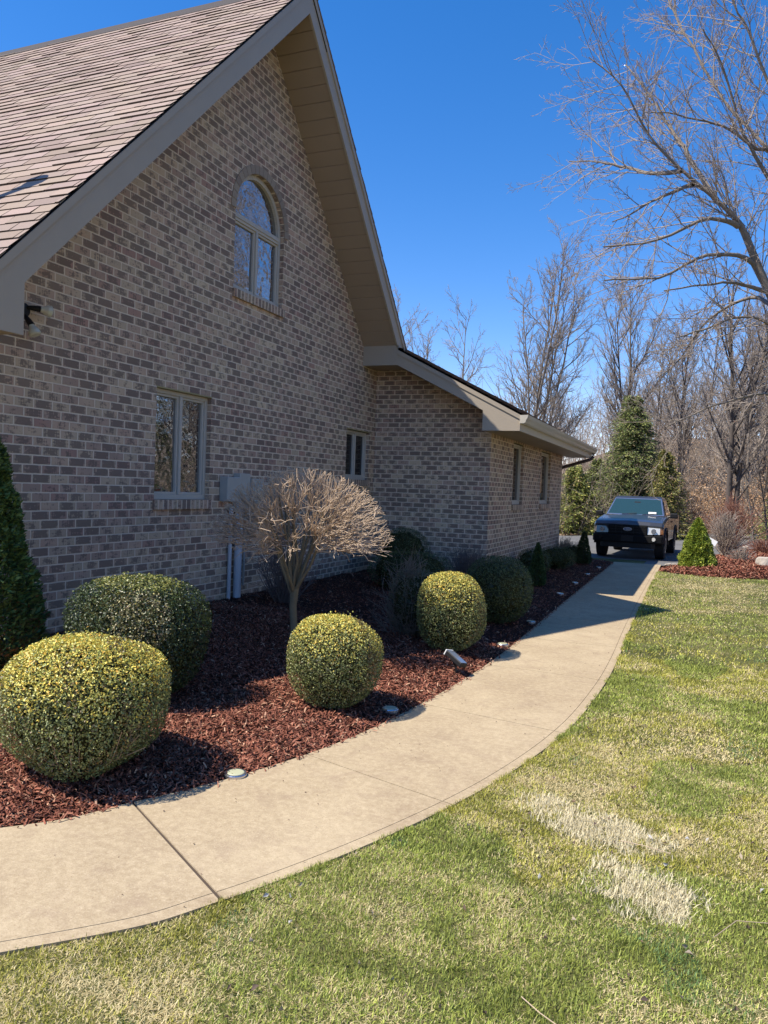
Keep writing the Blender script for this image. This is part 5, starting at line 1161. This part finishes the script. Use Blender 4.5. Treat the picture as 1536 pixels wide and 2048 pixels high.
for s in (-1, 1):
    m = MB()
    def sidepane(y0b,y1b,y0t,y1t,name):
        f0, f1 = .14, .88; P = []
        for (yb_, yt_, f) in ((y0b,y0t,f0),(y1b,y1t,f0),(y1b,y1t,f1),(y0b,y0t,f1)):
            P.append((s*(bw+(tw_-bw)*f+.012), yb_+(yt_-yb_)*f, zb0+(zt0-zb0)*f))
        mm = MB(); mm.poly(P); mm.poly([(q[0]-s*.008,q[1],q[2]) for q in P]); mm.build(name, MAT['car_glass'], tk)
    sidepane(1.55, 2.42, 2.05, 2.40, 'side_window'); sidepane(2.50, 2.95, 2.48, 2.80, 'side_window')
    # mirror
    m = MB(); m.box(s*.90 if s > 0 else -1.10, 1.10 if s > 0 else -.90, 1.52, 1.62, 1.08, 1.22); mo = m.build('wing_mirror', MAT['blk'], tk, bevel=.025)
    m = MB(); m.tube([(s*.80,1.6,1.10),(s*.95,1.58,1.13)], .03, 6); m.build('mirror_arm', MAT['blk'], mo)
    # door seams + handle
    m = MB(); m.box(s*.8805-.002, s*.8805+.002, 1.40, 1.408, .5, 1.1); m.box(s*.8805-.002, s*.8805+.002, 2.45, 2.458, .5, 1.1); m.build('door_seam', MAT['blk'], tk)
    m = MB(); m.box(min(s*.88,s*.905), max(s*.88,s*.905), 2.22, 2.38, .95, .985); m.build('door_handle', MAT['blk'], tk, bevel=.006)
    # wheel flare
    for cy in (WF, WR_):
        m = MB(); ip = arc(cy, WRAD, .425, 0, 180, 15); op = arc(cy, WRAD, .485, 0, 180, 15); pts = ip+op[::-1]; m.prism(pts, 0, min(s*.84,s*.905), max(s*.84,s*.905)); m.build('wheel_flare', MAT['blk'], tk)
        w_ = empty('wheel', (s*.755, cy, WRAD)); w_.parent = tk
        m = MB(); m.tube([(-.125,0,0),(-.11,0,0),(.11,0,0),(.125,0,0)], [.31,WRAD-.0,WRAD-.0,.31], 28)
        for j in range(30):
            a = 2*math.pi*j/30
            for xx in (-.09,.0,.06):
                c, s_ = math.cos(a+xx), math.sin(a+xx); m.poly([(xx,(WRAD+.006)*c-.012*s_,(WRAD+.006)*s_+.012*c),(xx+.045,(WRAD+.006)*c-.012*s_,(WRAD+.006)*s_+.012*c),(xx+.045,(WRAD+.006)*c+.012*s_,(WRAD+.006)*s_-.012*c),(xx,(WRAD+.006)*c+.012*s_,(WRAD+.006)*s_-.012*c)])
        m.build('tyre', MAT['rubber'], w_)
        m = MB(); m.tube([(s*.09,0,0),(s*.127,0,0),(s*.115,0,0)], [.20,.20,.05], 20); m.build('rim', MAT['chrome'], w_)
    # headlight: sun and shade put into the lens material by side, amber corner, lamp behind
    m = MB(); x0, x1 = (.50,.80) if s > 0 else (-.80,-.50)
    pf = [(x0,.015,.665),(x1,.06,.675),(x1,.075,.835),(x0,.035,.85)]; m.poly(pf); m.poly([(p[0],p[1]+.06,p[2]) for p in pf]); 
    for i in range(4): a, b = pf[i], pf[(i+1)%4]; m.poly([a,b,(b[0],b[1]+.06,b[2]),(a[0],a[1]+.06,a[2])])
    hl = m.build('headlight', MAT['lens'] if s > 0 else MAT['car_glass'], tk, bevel=.008)
    ax0, ax1 = (.80,.876) if s > 0 else (-.876,-.80); m = MB(); pf = [(ax0,.062,.68),(ax1,.125,.69),(ax1,.135,.82),(ax0,.075,.832)]
    if s < 0: pf = [(-.876,.125,.69),(-.80,.062,.68),(-.80,.075,.832),(-.876,.135,.82)]
    m.poly(pf); m.poly([(p[0],p[1]+.05,p[2]) for p in pf]); 
    for i in range(4): a, b = pf[i], pf[(i+1)%4]; m.poly([a,b,(b[0],b[1]+.05,b[2]),(a[0],a[1]+.05,a[2])])
    m.build('turn_signal', MAT['amber'], hl)
    m = MB(); m.tube([(s*.65,.03,.755),(s*.65,.012,.755)], [.055,.065], 16); m.build('lamp', MAT['chrome'], hl)
    # fog lamp, its sunlit or shaded look set by the lens material
    m = MB(); m.tube([(s*.66,-.022,.55),(s*.66,-.055,.55)], [.05,.05], 14); m.build('fog_light', MAT['lens'] if s > 0 else MAT['dark_glass'], tk)
gr = MB(); gr.box(-.49,.49,-.01,.06,.64,.90); gro = gr.build('grille', MAT['blk_trim'], tk, bevel=.02)
m = MB()
for z in (.70,.77,.84): m.box(-.45,.45,-.016,-.0105,z,z+.015)
for x_ in (-.3,-.15,.15,.3): m.box(x_-.006,x_+.006,-.0145,-.0108,.67,.875)
m.build('grille_bars', MAT['blk'], gro)
def oval(rx, rz, n=28): return [(rx*math.cos(t), rz*math.sin(t)) for t in np.linspace(0, 2*math.pi, n, endpoint=False)]
m = MB(); m.prism([(x_, z_+.79) for x_, z_ in oval(.115,.046)], 1, -.030, -.018); emb = m.build('emblem', MAT['chrome'], gro)
m = MB(); m.prism([(x_, z_+.79) for x_, z_ in oval(.103,.037)], 1, -.033, -.0301); m.build('emblem_field', MAT['emblem'], gro)
tc = bpy.data.curves.new('emblem_lettering', 'FONT'); tc.body = 'Ford'; tc.size = .075; tc.align_x = 'CENTER'; tc.align_y = 'CENTER'; tc.extrude = .001; tc.shear = .35; tc.materials.append(MAT['chrome'])
tmp_ = bpy.data.objects.new('emblem_lettering', tc); lm = bpy.data.meshes.new_from_object(tmp_); bpy.data.objects.remove(tmp_)
to = bpy.data.objects.new('emblem_lettering', lm); col.objects.link(to); to.parent = gro; to.location = (0,-.0345,.79); to.rotation_euler = (R(90),0,0)
bp = MB(); bp.prism([(-.90,.10),(-.86,.0),(-.6,-.06),(.6,-.06),(.86,.0),(.90,.10),(.90,.22),(-.90,.22)], 2, .44, .64); bp.build('bumper', MAT['blk_trim'], tk, bevel=.025)
m = MB(); m.prism([(-.70,.06),(-.6,.0),(.6,.0),(.70,.06)], 2, .30, .44); m.build('air_dam', MAT['blk'], tk, bevel=.01)
m = MB(); m.box(-.35,.35,.3,4.6,.28,.5); m.tube([(-.72,WF,.34),(.72,WF,.34)], .045, 8); m.tube([(-.72,WR_,.36),(.72,WR_,.36)], .06, 8); m.tube([(-.5,.6,.3),(-.5,1.1,.36)], .04, 8); m.tube([(.5,.6,.3),(.5,1.1,.36)], .04, 8); m.build('chassis', MAT['blk'], tk)
m2 = MB(); m2.box(-.15,.15,-.066,-.061,.47,.62); m2.build('plate_bracket', MAT['blk'], tk)
